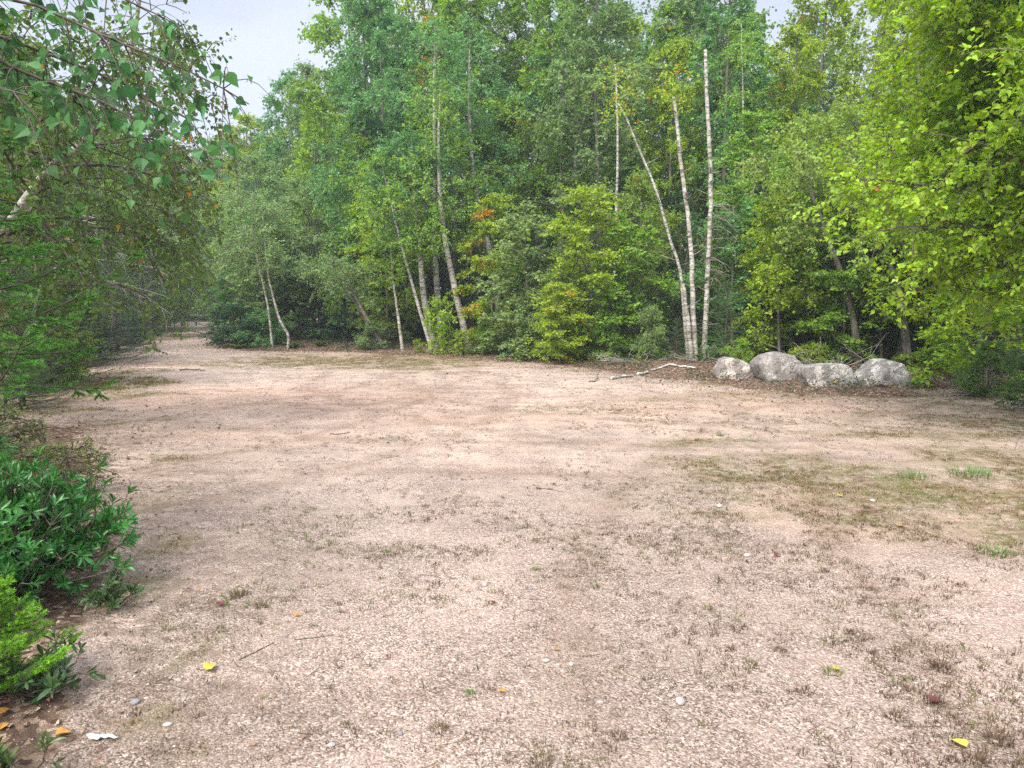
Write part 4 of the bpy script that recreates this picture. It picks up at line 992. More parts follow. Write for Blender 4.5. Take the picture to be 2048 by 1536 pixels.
def ico(sub):
    bm = bmesh.new(); bmesh.ops.create_icosphere(bm, subdivisions=sub, radius=1.0)
    V = np.array([v.co[:] for v in bm.verts]); T = np.array([[v.index for v in f.verts] for f in bm.faces]); bm.free(); return V, T
ICO5, ICO2, ICO1 = ico(6), ico(2), ico(1)
def n3(V, s, seed):
    return (fbm(V[:, 0] * s + seed, V[:, 1] * s + 3.1 + V[:, 2] * s * .7, seed, 4) + fbm(V[:, 1] * s + 7.7, V[:, 2] * s + seed - V[:, 0] * s * .6, seed + 3, 4)) / 2 - .5
def boulder(name, label, outline, Yb, depth, color, seed, tiltback=.25, p=34, sink=.04):
    """outline: photo pixels of the silhouette, all at distance Yb"""
    pts = np.array([P(a, b, Yb) for a, b in outline]); cx, cz = (pts[:, 0].min() + pts[:, 0].max()) / 2, (pts[:, 2].min() + pts[:, 2].max()) / 2
    c = np.array([cx, Yb, cz]); q = pts - c
    q[:, 2] *= 1.0
    V, T = ICO5; pl = []
    rng = np.random.default_rng(seed)
    m = len(q)
    area = sum(q[i][0] * q[(i + 1) % m][2] - q[(i + 1) % m][0] * q[i][2] for i in range(m))
    for i in range(m):
        a, b = q[i], q[(i + 1) % m]; e = b - a; nrm = np.array([e[2], 0, -e[0]]) * (1 if area > 0 else -1); nrm = nrm / np.linalg.norm(nrm)
        d = nrm @ a
        for ty in (-.75, .6):
            if rng.random() < .75:
                n_ = unit(nrm + np.array([0, ty * rng.uniform(.6, 1.4), 0])); pl.append((n_, d * (n_ @ nrm) + abs(n_[1]) * depth * rng.uniform(.25, .4)))
        pl.append((nrm, d * 1.0))
    for k in range(5):
        n_ = unit(np.array([rng.normal(0, .28), -1, rng.normal(tiltback, .12)])); pl.append((n_, depth * .5 * rng.uniform(.85, 1.15)))
        n_ = unit(np.array([rng.normal(0, .35), 1, rng.normal(.2, .25)])); pl.append((n_, depth * .5 * rng.uniform(.85, 1.15)))
    s = np.zeros(len(V))
    for n_, d in pl: s += (np.maximum(V @ n_, 0) / max(d, .03)) ** p
    r = s ** (-1 / p) * 1.01
    V2 = V * r[:, None]
    dsp = n3(V2, 3.2, seed) * .10 - np.abs(n3(V2, 5, seed + 5)) * .14 + n3(V2, 14, seed + 5) * .035 + n3(V2, 34, seed + 9) * .016 + .02
    V2 = V2 + V * (dsp * min(1, depth))[:, None]
    a = Acc(); a.add(V2, tris=T)
    return single(name, a.mesh(name, [M_ROCK], True), label, 'boulder', (c[0], c[1], c[2] - sink), group='boulders lying in a row at the wood edge', color=color)
YB = G(1024, 772)[1]
boulder('boulder', 'leftmost boulder, low and pinkish, partly under green leaves, sloping down to the right', [(1427, 748), (1428, 734), (1442, 715), (1456, 711), (1478, 717), (1505, 731), (1520, 742), (1512, 757), (1460, 760)], YB + 1.35, .75, (1.15, 1.04, .95, 1), 3)
boulder('boulder', 'tall rounded grey boulder, second from the left, wider at the top', [(1526, 766), (1514, 745), (1508, 722), (1522, 708), (1554, 702), (1578, 706), (1592, 722), (1591, 740), (1580, 764), (1562, 770)], YB + .75, .85, (.82, .79, .75, 1), 4)
boulder('boulder', 'box-shaped flat-topped boulder, third from the left', [(1606, 764), (1598, 740), (1603, 728), (1625, 725), (1680, 724), (1693, 728), (1699, 745), (1702, 768), (1690, 779), (1625, 779)], YB - .05, .7, (1.08, 1.05, .98, 1), 5)
boulder('boulder', 'peaked whitish boulder, rightmost of the row', [(1712, 775), (1711, 758), (1732, 732), (1752, 718), (1770, 716), (1792, 723), (1803, 742), (1811, 764), (1800, 778), (1770, 781), (1740, 779)], YB + .05, .85, (1.15, 1.12, 1.08, 1), 8)
boulder('boulder', 'smallest stone wedged behind the second and third boulders', [(1590, 740), (1592, 728), (1602, 723), (1612, 727), (1614, 740)], YB + 1.0, .3, (1.1, 1.05, 1.0, 1), 7)

# ------------------------------------------------------------------ logs, fallen limbs, brush
def wand(acc, pts, r0, r1, sides=7, n=12, jit=.01, seed=0, mat=0):
    rng = np.random.default_rng(seed); p = resample(pts, n); p[1:-1] += rng.standard_normal((n - 2, 3)) * jit
    tube(acc, p, np.linspace(r0, r1, n), sides, mat, rough=.06, rng=rng)
def gp(px, py, h=.03):
    q = G(px, py); q[2] = gz(q[0], q[1]) + h; return q
def log(name, label, px, r, cat='log', mat=None, seed=0, h=None, group=None):
    r *= .75; a = Acc(); q = np.array([gp(x, y, (h if h is not None else r * .8) + (hh if len(rest) else 0)) for x, y, *rest in px for hh in ([rest[0]] if rest else [0])])
    c = q.mean(0); wand(a, q - c, r, r * .75, seed=seed)
    return single(name, a.mesh(name, [mat or M_BIRCH], True), label, cat, c, group=group)
BL = 'pieces of broken birch on the ground'
log('birch_log', 'nearest piece of white birch log, lying left of the others', [(1221, 761), (1240, 757), (1266, 755)], .045, seed=1, group=BL)
log('birch_log', 'short middle piece of birch log end to end with the others', [(1275, 752), (1298, 748)], .045, seed=2, group=BL)
log('birch_log', 'long crooked birch limb lying behind the short log piece', [(1302, 744), (1320, 742), (1338, 740, .03), (1358, 743), (1390, 746)], .036, seed=3, group=BL)
log('forked_stick', 'small dark forked stick sticking up from the gravel left of the birch logs', [(1178, 764), (1190, 763), (1196, 756, .10)], .02, 'stick', M_STICK, 4)
log('fallen_branch', 'pale fallen branch crossing below the two left boulders', [(1432, 745, .12), (1448, 752, .04), (1468, 757), (1490, 760)], .025, 'branch', M_DEAD, 5)
log('fallen_branch', 'short pale stick in front of the tall rounded boulder', [(1470, 763), (1492, 762), (1512, 759)], .02, 'branch', M_DEAD, 6)
log('fallen_branch', 'pale stick along the foot of the far trees left of centre', [(672, 699), (700, 697), (722, 695)], .03, 'branch', M_DEAD, 7)
log('fallen_branch', 'pale crooked stick below the white birch cluster', [(800, 697), (822, 692, .08), (845, 690)], .035, 'branch', M_DEAD, 8)
log('fallen_branch', 'dead stick lying on leaf litter right of the last boulder', [(1815, 772), (1850, 768, .05), (1900, 770)], .02, 'branch', M_DEAD, 9)
def brush(name, label, px, Y, w_, h_, n, seed, r=.008):
    rng = np.random.default_rng(seed); a = Acc()
    for k in range(n):
        s = np.linspace(0, 1, 6)[:, None]; st = np.array([rng.uniform(-w_, w_), rng.uniform(-.4, .4), rng.uniform(0, .1)])
        d = np.array([rng.normal(0, .7), rng.normal(0, .4), abs(rng.normal(.5, .4))]); d = unit(d) * rng.uniform(.5, 1.2) * h_
        b = st + s * d - np.array([0, 0, 1]) * s ** 2 * h_ * rng.uniform(0, .7) + np.cumsum(rng.standard_normal((6, 3)) * .03 * h_, 0) * s
        b[:, 2] = np.maximum(b[:, 2], .0); b[0] = [st[0] * .2, st[1] * .2, 0]; tube(a, b, np.linspace(r, r * .35, 6), 4, 0, cap=False)
        for j in range(3):
            q = b[rng.integers(2, 6)]; e = unit(rng.standard_normal(3)) * rng.uniform(.1, .35) * h_
            tube(a, np.array([q, q + e * .5, q + e]), [r * .5, r * .35, r * .25], 3, 0, cap=False)
    x = X_at(px, Y); return single(name, a.mesh(name, [M_DEAD], True), label, 'brush pile', (x, Y, gz(x, Y)))
brush('dead_brush', 'tangle of grey dead twigs at the edge between centre bush and bare birches', 1285, 18.3, 1.2, .45, 26, 1)
brush('dead_brush', 'tall grey dead brush standing behind the box-shaped boulder', 1665, 15.6, .8, 1.0, 26, 2)
brush('dead_brush', 'dead twigs under the trees left of the leftmost boulder', 1400, 17.6, .6, .4, 14, 3)
brush('dead_brush', 'dead curved twigs on the ground right of the last boulder', 1885, 12.6, .7, .35, 14, 4)
# dead limbs hanging over the left verge
def dead_limbs():
    rng = np.random.default_rng(8); a = Acc(); o = P(60, 480, 15.2); o[2] = 0
    trunk = np.array([[0, 0, -.1], [.1, 0, 2.5], [0, .1, 5]]); wand(a, trunk, .07, .03, seed=4)
    for k in range(15):
        z = rng.uniform(1.6, 3.6); s = np.linspace(0, 1, 9)[:, None]; Lb = rng.uniform(1.4, 2.9)
        b = np.array([.05, 0, z]) + s * np.array([Lb, rng.uniform(-.5, .3), .1]) - np.array([0, 0, 1]) * (s ** 1.7) * rng.uniform(.3, 1.3)
        b += np.cumsum(rng.standard_normal((9, 3)) * .03, 0) * s
        tube(a, b, np.linspace(.016, .004, 9), 4, 0, cap=False)
        for j in range(8):
            q = b[rng.integers(3, 9)]; e = np.array([rng.normal(.1, .2), rng.normal(0, .2), -rng.uniform(.1, .5)])
            tube(a, np.array([q, q + e * .5 + [.04, 0, 0], q + e]), [.005, .004, .002], 3, 0, cap=False)
    single('dead_tree', a.mesh('dead_tree', [M_DEAD], True), 'bare grey dead tree with drooping limbs before the dark spruces at left', 'dead tree', (o[0], o[1], gz(o[0], o[1])))
dead_limbs()
# tree-top with bare grey branches at the upper right
traced('birch_tree', 'mostly bare birch with grey spreading branches near the top right', [(1800, 735), (1820, 400), (1835, 150), (1800, -60)], 16.9, .09, M_GREY, seed=46, t0=.55, c=C_YG, au=.03, R=2.1, nb=26, sub=7, sprays=4, m=5, leaf=.065, bare=.45, elev=(10, 45), cat='birch')

# ------------------------------------------------------------------ low rail at the end of the road
def rail():
    Y = 47.0; x0, x1 = X_at(362, Y), X_at(420, Y)
    a = Acc(); z = .62
    tube(a, np.array([[x0, Y, z], [(x0 + x1) / 2, Y, z + .01], [x1, Y + .3, z]]), [.045, .045, .045], 8, 0)
    rl = a.mesh('rail', [M_DEAD], True)
    parts = [('rail', rl, None)]
    for f in (.02, .5, .98):
        b = Acc(); xx = x0 + (x1 - x0) * f; tube(b, np.array([[xx, Y + .1, -.1], [xx, Y + .1, .7]]), [.05, .045], 8, 0)
        parts.append(('post', b.mesh('post', [M_DEAD], True), None))
    thing('log_rail', 'low wooden rail fence across the end of the gravel road', 'rail fence', (0, 0, gz((x0 + x1) / 2, Y)), 0, 1, None, parts)
rail()

# ------------------------------------------------------------------ ground cover
def blades(rng, cx, cy, h, n, spread, width=.0035, tilt=.8):
    """tufts at cx, cy with height h each, n blades each"""
    k = len(cx); az = rng.uniform(0, 2 * pi, (k, n)); rr = spread[:, None] * np.sqrt(rng.random((k, n))) * .5
    bx = cx[:, None] + np.cos(az) * rr; by = cy[:, None] + np.sin(az) * rr
    hh = h[:, None] * rng.uniform(.5, 1.15, (k, n)); tl = rng.uniform(.15, 1.0, (k, n)) * tilt
    az2 = az + rng.normal(0, .5, (k, n))
    gz_ = np.repeat(ground_z(cx, cy), n).reshape(k, n)
    b = np.stack([bx, by, gz_ - .003], -1).reshape(-1, 3)
    d = np.stack([np.cos(az2) * tl, np.sin(az2) * tl, np.sqrt(np.maximum(.05, 1 - tl ** 2))], -1).reshape(-1, 3)
    hh = hh.reshape(-1, 1); sdv = unit(np.cross(d, [0, 0, 1.0]) + 1e-6) * np.asarray(width) * .5
    mid = b + d * hh * .6 + [0, 0, 0]; tip = b + d * hh * np.array([1.15, 1.15, .85])
    V = np.stack([b - sdv, b + sdv, mid + sdv * .8, mid - sdv * .8, tip], 1)
    m = len(b); i = (np.arange(m) * 5)[:, None]
    return V.reshape(-1, 3), (i + np.array([[2, 3, 4]])).reshape(-1, 3), (i + np.array([[0, 1, 2, 3]])).reshape(-1, 4)
rg = np.random.default_rng(123)
def scatter(n, x0, x1, y0, y1, dens, pw=1.0):
    x = rg.uniform(x0, x1, n); y = y0 + (y1 - y0) * rg.random(n) ** pw
    keep = rg.random(n) < dens(x, y); return x[keep], y[keep]
def in_view(x, y, m=1.15): return (np.abs(x) < .70 * y * m + .4)
# short grass in the patches
ag = Acc()
x, y = scatter(230000, -12, 15, 2, 24, lambda x, y: patch_mask(x, y) ** 1.3 * (.10 + .9 * smooth(.42, .62, fbm(x * 3.2, y * 3.2, 41))) * in_view(x, y) * (lot_sd(x, y) < .5), 1)
h = rg.uniform(.012, .035, len(x)); hl = np.exp(-((x - G(150, 768)[0]) / 1.6) ** 2 - ((y - G(150, 768)[1]) / 1.3) ** 2); h = h * (1 + 4 * hl)
V, T, Q = blades(rg, x, y, h, 7, np.full(len(x), .07), .005)
green = np.clip(fbm(x * .9, y * .9, 61) * .9 - .12 + rg.normal(0, .09, len(x)) + hl * .2, 0, 1)
ag.add(V, T, Q, lv=np.repeat(green, 35))
single('ground_grass', ag.mesh('ground_grass', [M_GRASS]), 'thin short grass growing in patches on the gravel', 'grass', kind='stuff')
# weeds scattered over the gravel
def weed_d(x, y):
    ctr = [(G(a, b)[0], G(a, b)[1], r1, r2, s) for a, b, r1, r2, s in [(820, 1050, .8, .7, .9), (1030, 1090, .7, .4, 1.), (1150, 1120, .4, .4, .7), (1600, 1080, 1.6, 1.0, .9), (1750, 1300, .9, .7, .8), (1900, 1400, .6, .6, 1.0), (1400, 960, 1.2, .6, .6), (650, 1000, .6, .7, .5), (850, 1190, .5, .25, .5), (480, 1190, .25, .25, .7), (1150, 1520, .5, .2, .4), (750, 880, 1.3, .8, .25), (1250, 830, 2.5, 1.2, .4), (1700, 850, 3, 1.0, .5), (350, 1300, .3, .35, .4)]]
    d = np.full(x.shape, .075)
    for cx, cy, rx, ry, s in ctr: d = np.maximum(d, s * np.exp(-((x - cx) / rx) ** 2 - ((y - cy) / ry) ** 2))
    return np.minimum(1, d * 1.4) * smooth(.34, .56, fbm(x * 2.2, y * 2.2, 71)) * (lot_sd(x, y) < -.05)
aw = Acc()
x, y = scatter(130000, -6, 12, 2.2, 17, lambda x, y: weed_d(x, y) * in_view(x, y), 1.3)
h = rg.uniform(.012, .034, len(x)) * rg.uniform(.7, 1.4, len(x))
V, T, Q = blades(rg, x, y, h, 12, rg.uniform(.02, .08, len(x)), .0030, tilt=.96)
lv = np.clip(rg.normal(.38, .24, len(x)) + .3 * (fbm(x * .7, y * .7, 8) - .5) + .2 * (x < -1), 0, 1)
aw.add(V, T, Q, lv=np.repeat(lv, 60))
single('ground_weeds', aw.mesh('ground_weeds', [M_WEED]), 'sparse low brown weeds dotted over the gravel', 'weeds', kind='stuff')
# distinct tufts
TU = [(1790, 1435, 'rust-brown tuft at lower right, beside the big yellow leaf', .05, .2), (1865, 1400, 'reddish wide tuft with a dark red leaf in it', .06, .15), (1610, 1385, 'grey-brown tuft below the centre of the right half', .05, .3), (1500, 1330, 'round green-brown tuft left of the tuft with the yellow leaf', .045, .5),
      (1665, 1345, 'olive tuft holding a small yellow leaf', .05, .7), (1885, 1335, 'brown upright tuft above the reddish one at right', .06, .3), (1700, 1260, 'flat red-brown tuft above the olive one with yellow leaf', .04, .2), (480, 1192, 'grey upright tuft right of the glossy shrub foot', .07, .45),
      (520, 1215, 'second grey-green tuft, right beside the upright one', .05, .5), (880, 1465, 'thin upright tuft at the bottom, left of centre', .05, .4), (1080, 1530, 'dense tuft cut by the bottom edge at centre', .06, .35), (770, 1100, 'olive-green tuft in the middle of the weedy patch', .035, .8),
      (1070, 1140, 'single green tuft right of the middle weedy patch', .035, .85), (745, 1098, 'yellow-green flat tuft left of the olive one in mid gravel', .025, .9), (1940, 950, 'large fresh green grass tuft at the right', .14, 1.0), (1825, 955, 'fresh green grass tuft left of the largest one', .10, .95),
      (1990, 1105, 'bright small grass tuft below the large green ones at the right', .08, .95), (1100, 975, 'dark flat tuft beside a twig in mid distance', .03, .35), (1440, 870, 'green tuft in the small grassy patch in mid distance', .06, .8), (1395, 878, 'lower green tuft left in the same small mid-distance patch', .05, .75),
      (1650, 1140, 'brown tuft between two white pebbles at right', .045, .35), (1415, 1215, 'small olive tuft in the open gravel right of centre', .035, .6), (1995, 1480, 'reddish tuft at the bottom right corner', .06, .15), (1950, 1520, 'brown tuft cut by the bottom edge at right', .06, .2),
      (1240, 1475, 'dark tuft holding a broken stick near the bottom', .045, .25), (940, 1390, 'small green sprout by a white pebble near the bottom', .03, .95), (1560, 1300, 'grey tuft with one long stalk right of centre', .04, .4), (690, 1455, 'very small dark tuft near the bottom left', .03, .4)]
for px, py, lab, hh, g in TU:
    q = G(px, py); a = Acc(); nb_ = int(26 + hh * 900)
    x0 = np.array([q[0]]); y0 = np.array([q[1]])
    V, T, Q = blades(rg, x0, y0, np.array([hh * .75]), nb_, np.array([hh * (1.3 if hh < .08 else 2.6)]), .0028 if hh < .08 else .005, tilt=.95)
    V = V - np.array([q[0], q[1], gz(q[0], q[1])])
    a.add(V, T, Q, lv=np.clip(g + np.repeat(rg.normal(0, .1, nb_), 5), 0, .97))
    single('grass_tuft', a.mesh('grass_tuft', [M_GRASS if g > .5 else M_WEED]), lab, 'grass tuft', (q[0], q[1], gz(q[0], q[1])), group='separate tufts in the gravel')

# leaf litter along the wood edge and under the trees
al = Acc()
def lit_d(x, y):
    s = lot_sd(x, y); return np.clip(np.exp(-np.maximum(0, -s) / np.where(y < 8, .22, .6)) * np.where(s > 3, .35, 1) * .9 + .003, 0, 1)
x, y = scatter(150000, -13, 15, 2, 27, lambda x, y: lit_d(x, y) * in_view(x, y, 1.25), 1)
n = len(x); pt = np.stack([x, y, ground_z(x, y) + .006 + rg.random(n) * .012], -1)
leaves(al, pt, np.stack([rg.normal(0, 1, n), rg.normal(0, 1, n), rg.normal(0, .25, n)], -1), unit(rg.standard_normal((n, 3)) * .5 + [0, 0, 1]), rg.uniform(.016, .05, n) * np.where(y < 6, .62, 1), T_BIRCH if False else T_FAR, 0, lv=np.clip(rg.beta(2, 2.2, n), 0, .96))
single('leaf_litter', al.mesh('leaf_litter', [M_LITTER]), 'brown dead leaves strewn along the edge of the wood', 'leaf litter', kind='stuff')
# pine needles, small twigs and crumbs
at_ = Acc()
x, y = scatter(5200, -5, 9, 2.1, 14, lambda x, y: in_view(x, y) * (.25 + .75 * (lot_sd(x, y) > -1.0)), 1.5)
n = len(x); az = rg.uniform(0, pi, n); Ls = rg.uniform(.01, .045, n)
c = np.stack([x, y, ground_z(x, y) + .004], -1); d = np.stack([np.cos(az), np.sin(az), rg.normal(0, .08, n)], -1) * Ls[:, None]; sv = np.stack([-np.sin(az), np.cos(az), np.zeros(n)], -1) * .0011; uv = np.array([0, 0, .0018])
V = np.stack([c - d - sv, c - d + sv, c + d + sv * .6, c + d - sv * .6, c - d + uv, c + d + uv], 1); i = (np.arange(n) * 6)[:, None]
at_.add(V.reshape(-1, 3), quads=np.concatenate([(i + np.array([[0, 3, 5, 4]])), (i + np.array([[1, 4, 5, 2]]))]).reshape(-1, 4), lv=np.repeat(rg.beta(1.5, 3, n), 6))
single('twig_litter', at_.mesh('twig_litter', [M_WEED]), 'tiny dry twigs and needles lying on the gravel', 'twig litter', kind='stuff')
# gravel stones with real relief in the foreground
ap = Acc(); V1, T1 = ICO1
x, y = scatter(60000, -4, 6.5, 2.0, 9, lambda x, y: in_view(x, y) * np.clip(.28 + .5 * fbm(x * 1.4, y * 1.4, 88) - .03 * y, 0, 1), 1.9)
n = len(x); sz = np.minimum(rg.lognormal(-5.75, .38, n), .011)
rot = rg.uniform(0, 2 * pi, n); ja = rg.uniform(.7, 1.3, (n, len(V1), 1))
B = V1[None] * ja * np.stack([rg.uniform(.8, 1.4, n), rg.uniform(.7, 1.1, n), rg.uniform(.4, .7, n)], -1)[:, None]
Bx = B[..., 0] * np.cos(rot)[:, None] - B[..., 1] * np.sin(rot)[:, None]; By = B[..., 0] * np.sin(rot)[:, None] + B[..., 1] * np.cos(rot)[:, None]
V = np.stack([Bx, By, B[..., 2]], -1) * sz[:, None, None] + np.stack([x, y, ground_z(x, y) + sz * .15], -1)[:, None]
ap.add(V.reshape(-1, 3), tris=((np.arange(n) * len(V1))[:, None, None] + T1[None]).reshape(-1, 3), lv=np.repeat(np.clip(rg.beta(2.2, 2.0, n), 0, 1), len(V1)))
single('gravel', ap.mesh('gravel', [M_PEBBLE]), 'loose small gravel stones lying on the clearing', 'gravel', kind='stuff')

# single stones, leaves and sticks
def mat_flat(name, c, rough=.75, trans=0):
    m, t, o = newmat(name); tc = N(t, 'ShaderNodeTexCoord'); n = N(t, 'ShaderNodeTexNoise'); n.inputs['Scale'].default_value = 60; n.inputs['Detail'].default_value = 5; t.links.new(tc.outputs['Object'], n.inputs['Vector'])
    r = ramp(t, [(.3, tuple(v * .65 for v in c)), (.6, c)], n.outputs[0]); pr = N(t, 'ShaderNodeBsdfPrincipled'); pr.inputs['Roughness'].default_value = rough
    t.links.new(r.outputs[0], pr.inputs['Base Color'])
    if trans:
        tr = N(t, 'ShaderNodeBsdfTranslucent'); t.links.new(r.outputs[0], tr.inputs['Color']); ms = N(t, 'ShaderNodeMixShader'); ms.inputs[0].default_value = trans
        t.links.new(pr.outputs[0], ms.inputs[1]); t.links.new(tr.outputs[0], ms.inputs[2]); t.links.new(ms.outputs[0], o.inputs[0])
    else: t.links.new(pr.outputs[0], o.inputs[0])
    return m
M_ST = [mat_flat('white_stone', (.34, .31, .28)), mat_flat('grey_stone', (.2, .19, .19)), mat_flat('tan_stone', (.30, .24, .20))]
STN = [(1360, 1405, .026, 0, 'largest white stone, flat, near the bottom right of centre'), (1340, 1393, .014, 2, 'small tan stone just behind the largest white stone'), (1494, 1110, .022, 0, 'round white stone beside a tuft, right of centre'), (970, 1173, .022, 0, 'white knobby stone at the centre of the gravel'),
       (980, 1268, .012, 0, 'small white stone below the knobby one at centre'), (1092, 1325, .017, 0, 'left one of two flat white stones lying close together'), (1142, 1332, .017, 0, 'right one of two flat white stones lying close together'), (908, 1324, .015, 0, 'flat white stone left of the pair of flat ones'),
       (1046, 1368, .015, 0, 'white stone just right of the orange-tan leaf near the bottom'), (604, 1140, .015, 0, 'white stone in the left half, right of the shrub'), (270, 1408, .022, 1, 'grey stone near the bottom left corner'), (228, 1408, .014, 2, 'tan stone left of the grey one at bottom left'),
       (335, 1452, .018, 0, 'whitish stone right of the white paper scrap'), (800, 1470, .014, 1, 'greenish grey stone near the bottom, left of centre'), (662, 1493, .014, 0, 'small white stone near the bottom edge at left'), (1438, 1015, .03, 0, 'flat pale stone in the weeds in mid distance at right'),
       (1200, 1408, .013, 0, 'white stone left of the largest white stone'), (2040, 1160, .018, 0, 'white stone at the right edge'), (1060, 1181, .014, 1, 'dark grey stone right of the knobby white stone'), (1745, 1005, .03, 0, 'pale flat stone in the grass at the right, mid distance')]
V2_, T2_ = ICO2
for k, (px, py, r, mi, lab) in enumerate(STN):
    r *= .85
    rr = np.random.default_rng(300 + k); q = G(px, py); a = Acc()
    V = V2_ * (1 + .55 * n3(V2_, 1.3, k + 2))[:, None] * np.array([rr.uniform(1, 1.35), rr.uniform(.75, 1), rr.uniform(.42, .7)]) * r
    a.add(V, tris=T2_); single('stone', a.mesh('stone', [M_ST[mi]], False), lab, 'stone', (q[0], q[1], gz(q[0], q[1]) + r * .25), (0, 0, rr.uniform(0, 6)), group='loose stones on the gravel')
M_YL, M_OL, M_RL = mat_flat('yellow_leaf', (.52, .42, .05), trans=.2), mat_flat('orange_leaf', (.46, .21, .035), trans=.2), mat_flat('red_leaf', (.12, .022, .02), trans=.1)
M_TL = mat_flat('tan_leaf', (.36, .22, .08), trans=.2)
LF = [(422, 1341, .062, M_YL, 'big bright yellow leaf on the gravel at lower left', 1.2), (126, 1474, .050, M_OL, 'orange leaf beside the white paper scrap at bottom left', .4), (8, 1432, .05, M_OL, 'orange leaf at the left edge under the seedling', 1), (4, 1460, .05, M_OL, 'second orange leaf at the very left edge, nearer the bottom', 2),
      (1918, 1490, .055, M_YL, 'yellow leaf near the bottom right corner', 2.0), (1674, 1339, .035, M_YL, 'small yellow leaf caught in the olive tuft', .7), (1680, 996, .05, M_YL, 'bright yellow leaf in the grass at right, mid distance', 1), (595, 1234, .035, M_OL, 'small orange leaf in the left half of the gravel', .2),
      (1003, 1389, .036, M_OL, 'orange-tan leaf near the bottom at centre', 2.9), (1115, 1304, .028, M_TL, 'small tan leaf beside the short dark stick right of centre', 1.2), (1555, 1110, .05, M_RL, 'dark red leaf right of the round white stone', .3), (440, 1213, .045, M_RL, 'dark red curled leaf left of the upright grey tuft', 2),
      (1870, 1402, .05, M_RL, 'dark red leaf inside the reddish tuft at lower right', .3), (988, 1210, .025, M_RL, 'small dark red leaf below the knobby white stone', 1), (1800, 1055, .06, M_TL, 'curled tan leaf on the grass edge at right', .6), (380, 1183, .03, M_RL, 'small red-brown leaf right of the dark glossy shrub', 1)]
for k, (px, py, s, mt, lab, az) in enumerate(LF):
    q = G(px, py); a = Acc(); rr = np.random.default_rng(400 + k)
    tv = T_BIRCH[0].copy(); tv[:, 1] -= .5; tv[:, 2] += .25 * (tv[:, 0] ** 2) * 2 + rr.normal(0, .03, len(tv)); tv[:, 0] *= 1.15; tv[:, 2] -= tv[:, 2].min()
    a.add(tv * s, tris=T_BIRCH[1])
    single('fallen_leaf', a.mesh('fallen_leaf', [mt]), lab, 'fallen leaf', (q[0], q[1], gz(q[0], q[1]) + .008), (.06, .05, az - 1.57), group='coloured leaves on the gravel')
SK = [([(478, 1322), (512, 1306), (548, 1288)], 'thin bent twig above the big yellow leaf', .003), ([(590, 1282), (630, 1278), (668, 1272)], 'thin straight twig right of the bent one', .0025), ([(305, 1368), (340, 1372), (375, 1380)], 'dark twig below and left of the big yellow leaf', .003), ([(335, 1365), (350, 1350), (355, 1333)], 'upright pale twig crossing the dark one at lower left', .0025),
      ([(365, 1408), (372, 1398), (378, 1383)], 'short pale twig below the dark one at lower left', .002), ([(1072, 973), (1100, 976), (1128, 981)], 'long thin twig in mid gravel right of centre', .004), ([(733, 1222), (738, 1210), (741, 1200)], 'short whitish twig left of centre', .0035), ([(1092, 1280), (1100, 1283), (1108, 1284)], 'short dark stick right of centre', .005),
      ([(1205, 1484), (1212, 1490), (1218, 1498)], 'short broken stick near the bottom, right of centre', .005), ([(895, 1155), (906, 1158), (915, 1160)], 'dark short twig above the knobby white stone', .003), ([(1272, 1145), (1282, 1148), (1294, 1150)], 'short straight brown twig right of centre', .003), ([(262, 1050), (272, 1052), (283, 1053)], 'short dark twig right of the shrub', .004),
      ([(660, 870), (680, 869), (700, 866)], 'thin dark twig far out in the gravel, left of centre', .008), ([(360, 744), (385, 743), (410, 744)], 'dark flat stick on the road mouth', .02), ([(1790, 1448), (1830, 1452), (1880, 1450)], 'long dry stalk lying beside the rust-brown tuft', .002), ([(840, 1150), (860, 1152), (880, 1156)], 'faint brown twig left of the dark short one', .0025)]
for k, (ps, lab, r) in enumerate(SK):
    a = Acc(); q = np.array([gp(x_, y_, r * 1.3) for x_, y_ in ps]); c = q.mean(0); wand(a, q - c, r, r * .6, 6, 8, r * .6, k)
    single('twig', a.mesh('twig', [M_DEAD if 'pale' in lab or 'whitish' in lab else M_STICK], True), lab, 'twig', c, group='single twigs on the gravel')
# scrap of white paper
q = G(205, 1480); a = Acc(); rr = np.random.default_rng(5)
gxx, gyy = np.meshgrid(np.linspace(-1, 1, 19), np.linspace(-1, 1, 7)); wdt = (1 - gxx * .3) * np.clip(1.15 - np.abs(gxx) ** 4, .15, 1)
Vp = np.stack([gxx * .062, gyy * .012 * wdt + .004 * np.sin(gxx * 5), .006 + rr.random(gxx.shape) * .008], -1).reshape(-1, 3)
ii = (np.arange(6)[:, None] * 19 + np.arange(18)[None]).ravel(); a.add(Vp, quads=np.stack([ii, ii + 1, ii + 20, ii + 19], -1))
mpp = mat_flat('crumpled_paper', (.46, .49, .51), .5)
o = single('paper_scrap', a.mesh('paper_scrap', [mpp]), 'crumpled strip of whitish foil or paper at the bottom left', 'litter', (q[0], q[1], gz(q[0], q[1]) + .002), (0, 0, -.05))

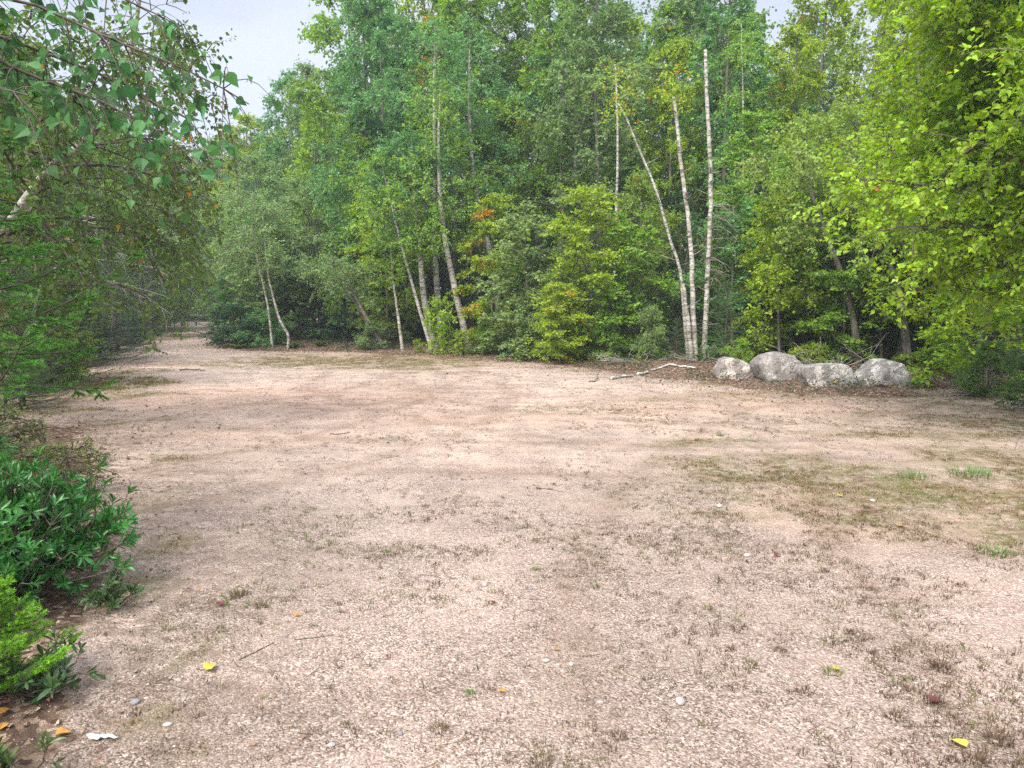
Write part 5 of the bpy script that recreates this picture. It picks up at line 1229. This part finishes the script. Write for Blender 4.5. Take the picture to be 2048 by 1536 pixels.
# ferns at the foot of the centre trees
def fern_mesh(seed, n=9, Lf=.5):
    rng = np.random.default_rng(seed); st, ca = Acc(), Acc()
    for k in range(n):
        az = k / n * 2 * pi + rng.uniform(-.3, .3); s = np.linspace(0, 1, 9)[:, None]; l = Lf * rng.uniform(.7, 1.1)
        b = s * np.array([cos(az), sin(az), .9]) * l * .8 - np.array([0, 0, 1]) * s ** 2 * l * .28
        tube(st, b, np.linspace(.003, .001, 9), 3, 0, cap=False)
        f = np.linspace(.12, .98, 22); kk = np.minimum((f * 8).astype(int), 7); q = b[kk] + (b[kk + 1] - b[kk]) * (f * 8 - kk)[:, None]
        for sg in (-1, 1):
            d = unit(np.array([-sin(az) * sg, cos(az) * sg, -.1]) + np.array([cos(az), sin(az), 0]) * .4) * np.ones((22, 1))
            leaves(ca, q, d, np.array([[0, 0, 1.0]]) * np.ones((22, 1)), .13 * np.sin(pi * np.clip(f * .85 + .12, 0, 1)), (T_FAR[0] * [.35, 1, 1], T_FAR[1]), 0, lv=rng.random(22), au=np.full(22, 2.0))
    return st.mesh('stems', [M_TWIG]), ca.mesh('fronds', [M_LEAF])
fs, ff = fern_mesh(1)
for px, Y, sc, lab in [(1148, 20.2, 1.0, 'leftmost fern of the group right of the low dark bushes'), (1180, 19.8, .9, 'middle fern of the group right of the low dark bushes'), (1215, 19.4, .8, 'rightmost fern of the group right of the low dark bushes'), (585, 24.4, 1.0, 'yellowish fern at the foot of the elbowed pale stem'),
                       (475, 24.6, .9, 'pale fern under the dark corner bush'), (1408, 17.9, .8, 'small fern at the bases of the bare birches'), (640, 24.6, .8, 'small fern below the dark hollow'), (1575, 14.9, .35, 'tiny fern at the foot of the tall rounded boulder')]:
    x = X_at(px, Y); thing('fern', lab, 'fern', (x, Y, gz(x, Y)), px, sc, 'ferns at the foot of the wood', [('stems', fs, None), ('fronds', ff, col((.11, .17, .03) if 'yellow' in lab or 'pale' in lab else (.08, .15, .03)))])
# low ground plants in the wood margin
au_ = Acc()
x, y = scatter(26000, -13, 14, 9, 30, lambda x, y: ((lot_sd(x, y) > .15) & (lot_sd(x, y) < 3.5)) * smooth(.45, .6, fbm(x * .8, y * .8, 91)) * in_view(x, y, 1.3))
n = len(x); k = 6; X3 = np.repeat(x, k) + rg.normal(0, .05, n * k); Y3 = np.repeat(y, k) + rg.normal(0, .05, n * k); m = n * k
leaves(au_, np.stack([X3, Y3, ground_z(X3, Y3) + rg.uniform(.01, .16, m)], -1), rg.standard_normal((m, 3)) * [1, 1, .4] + [0, 0, .3], unit(rg.standard_normal((m, 3)) * .5 + [0, 0, 1]), rg.uniform(.025, .06, m), T_FAR, 0, lv=rg.random(m), au=rg.random(m))
single('ground_cover', au_.mesh('ground_cover', [M_LEAF]), 'low green plants growing along the foot of the wood', 'ground cover', kind='stuff', color=(.035, .065, .018, .03))

# ------------------------------------------------------------------ haze volume, added to lighten the far trees
def haze():
    import itertools
    x0, x1, y0, y1, z0, z1 = -70, 70, -12, 110, -1.6, 26
    V = [(x, y, z) for z in (z0, z1) for y in (y0, y1) for x in (x0, x1)]
    a = Acc(); a.add(V, quads=[[0, 2, 3, 1], [4, 5, 7, 6], [0, 1, 5, 4], [2, 6, 7, 3], [0, 4, 6, 2], [1, 3, 7, 5]])
    m, t, o = newmat('haze'); v = N(t, 'ShaderNodeVolumePrincipled'); v.inputs['Color'].default_value = (.78, .88, 1, 1); v.inputs['Density'].default_value = HAZE; v.inputs['Anisotropy'].default_value = .3
    t.links.new(v.outputs[0], o.inputs['Volume'])
    single('haze', a.mesh('haze', [m]), kind='stuff')
HAZE = .0013
haze()
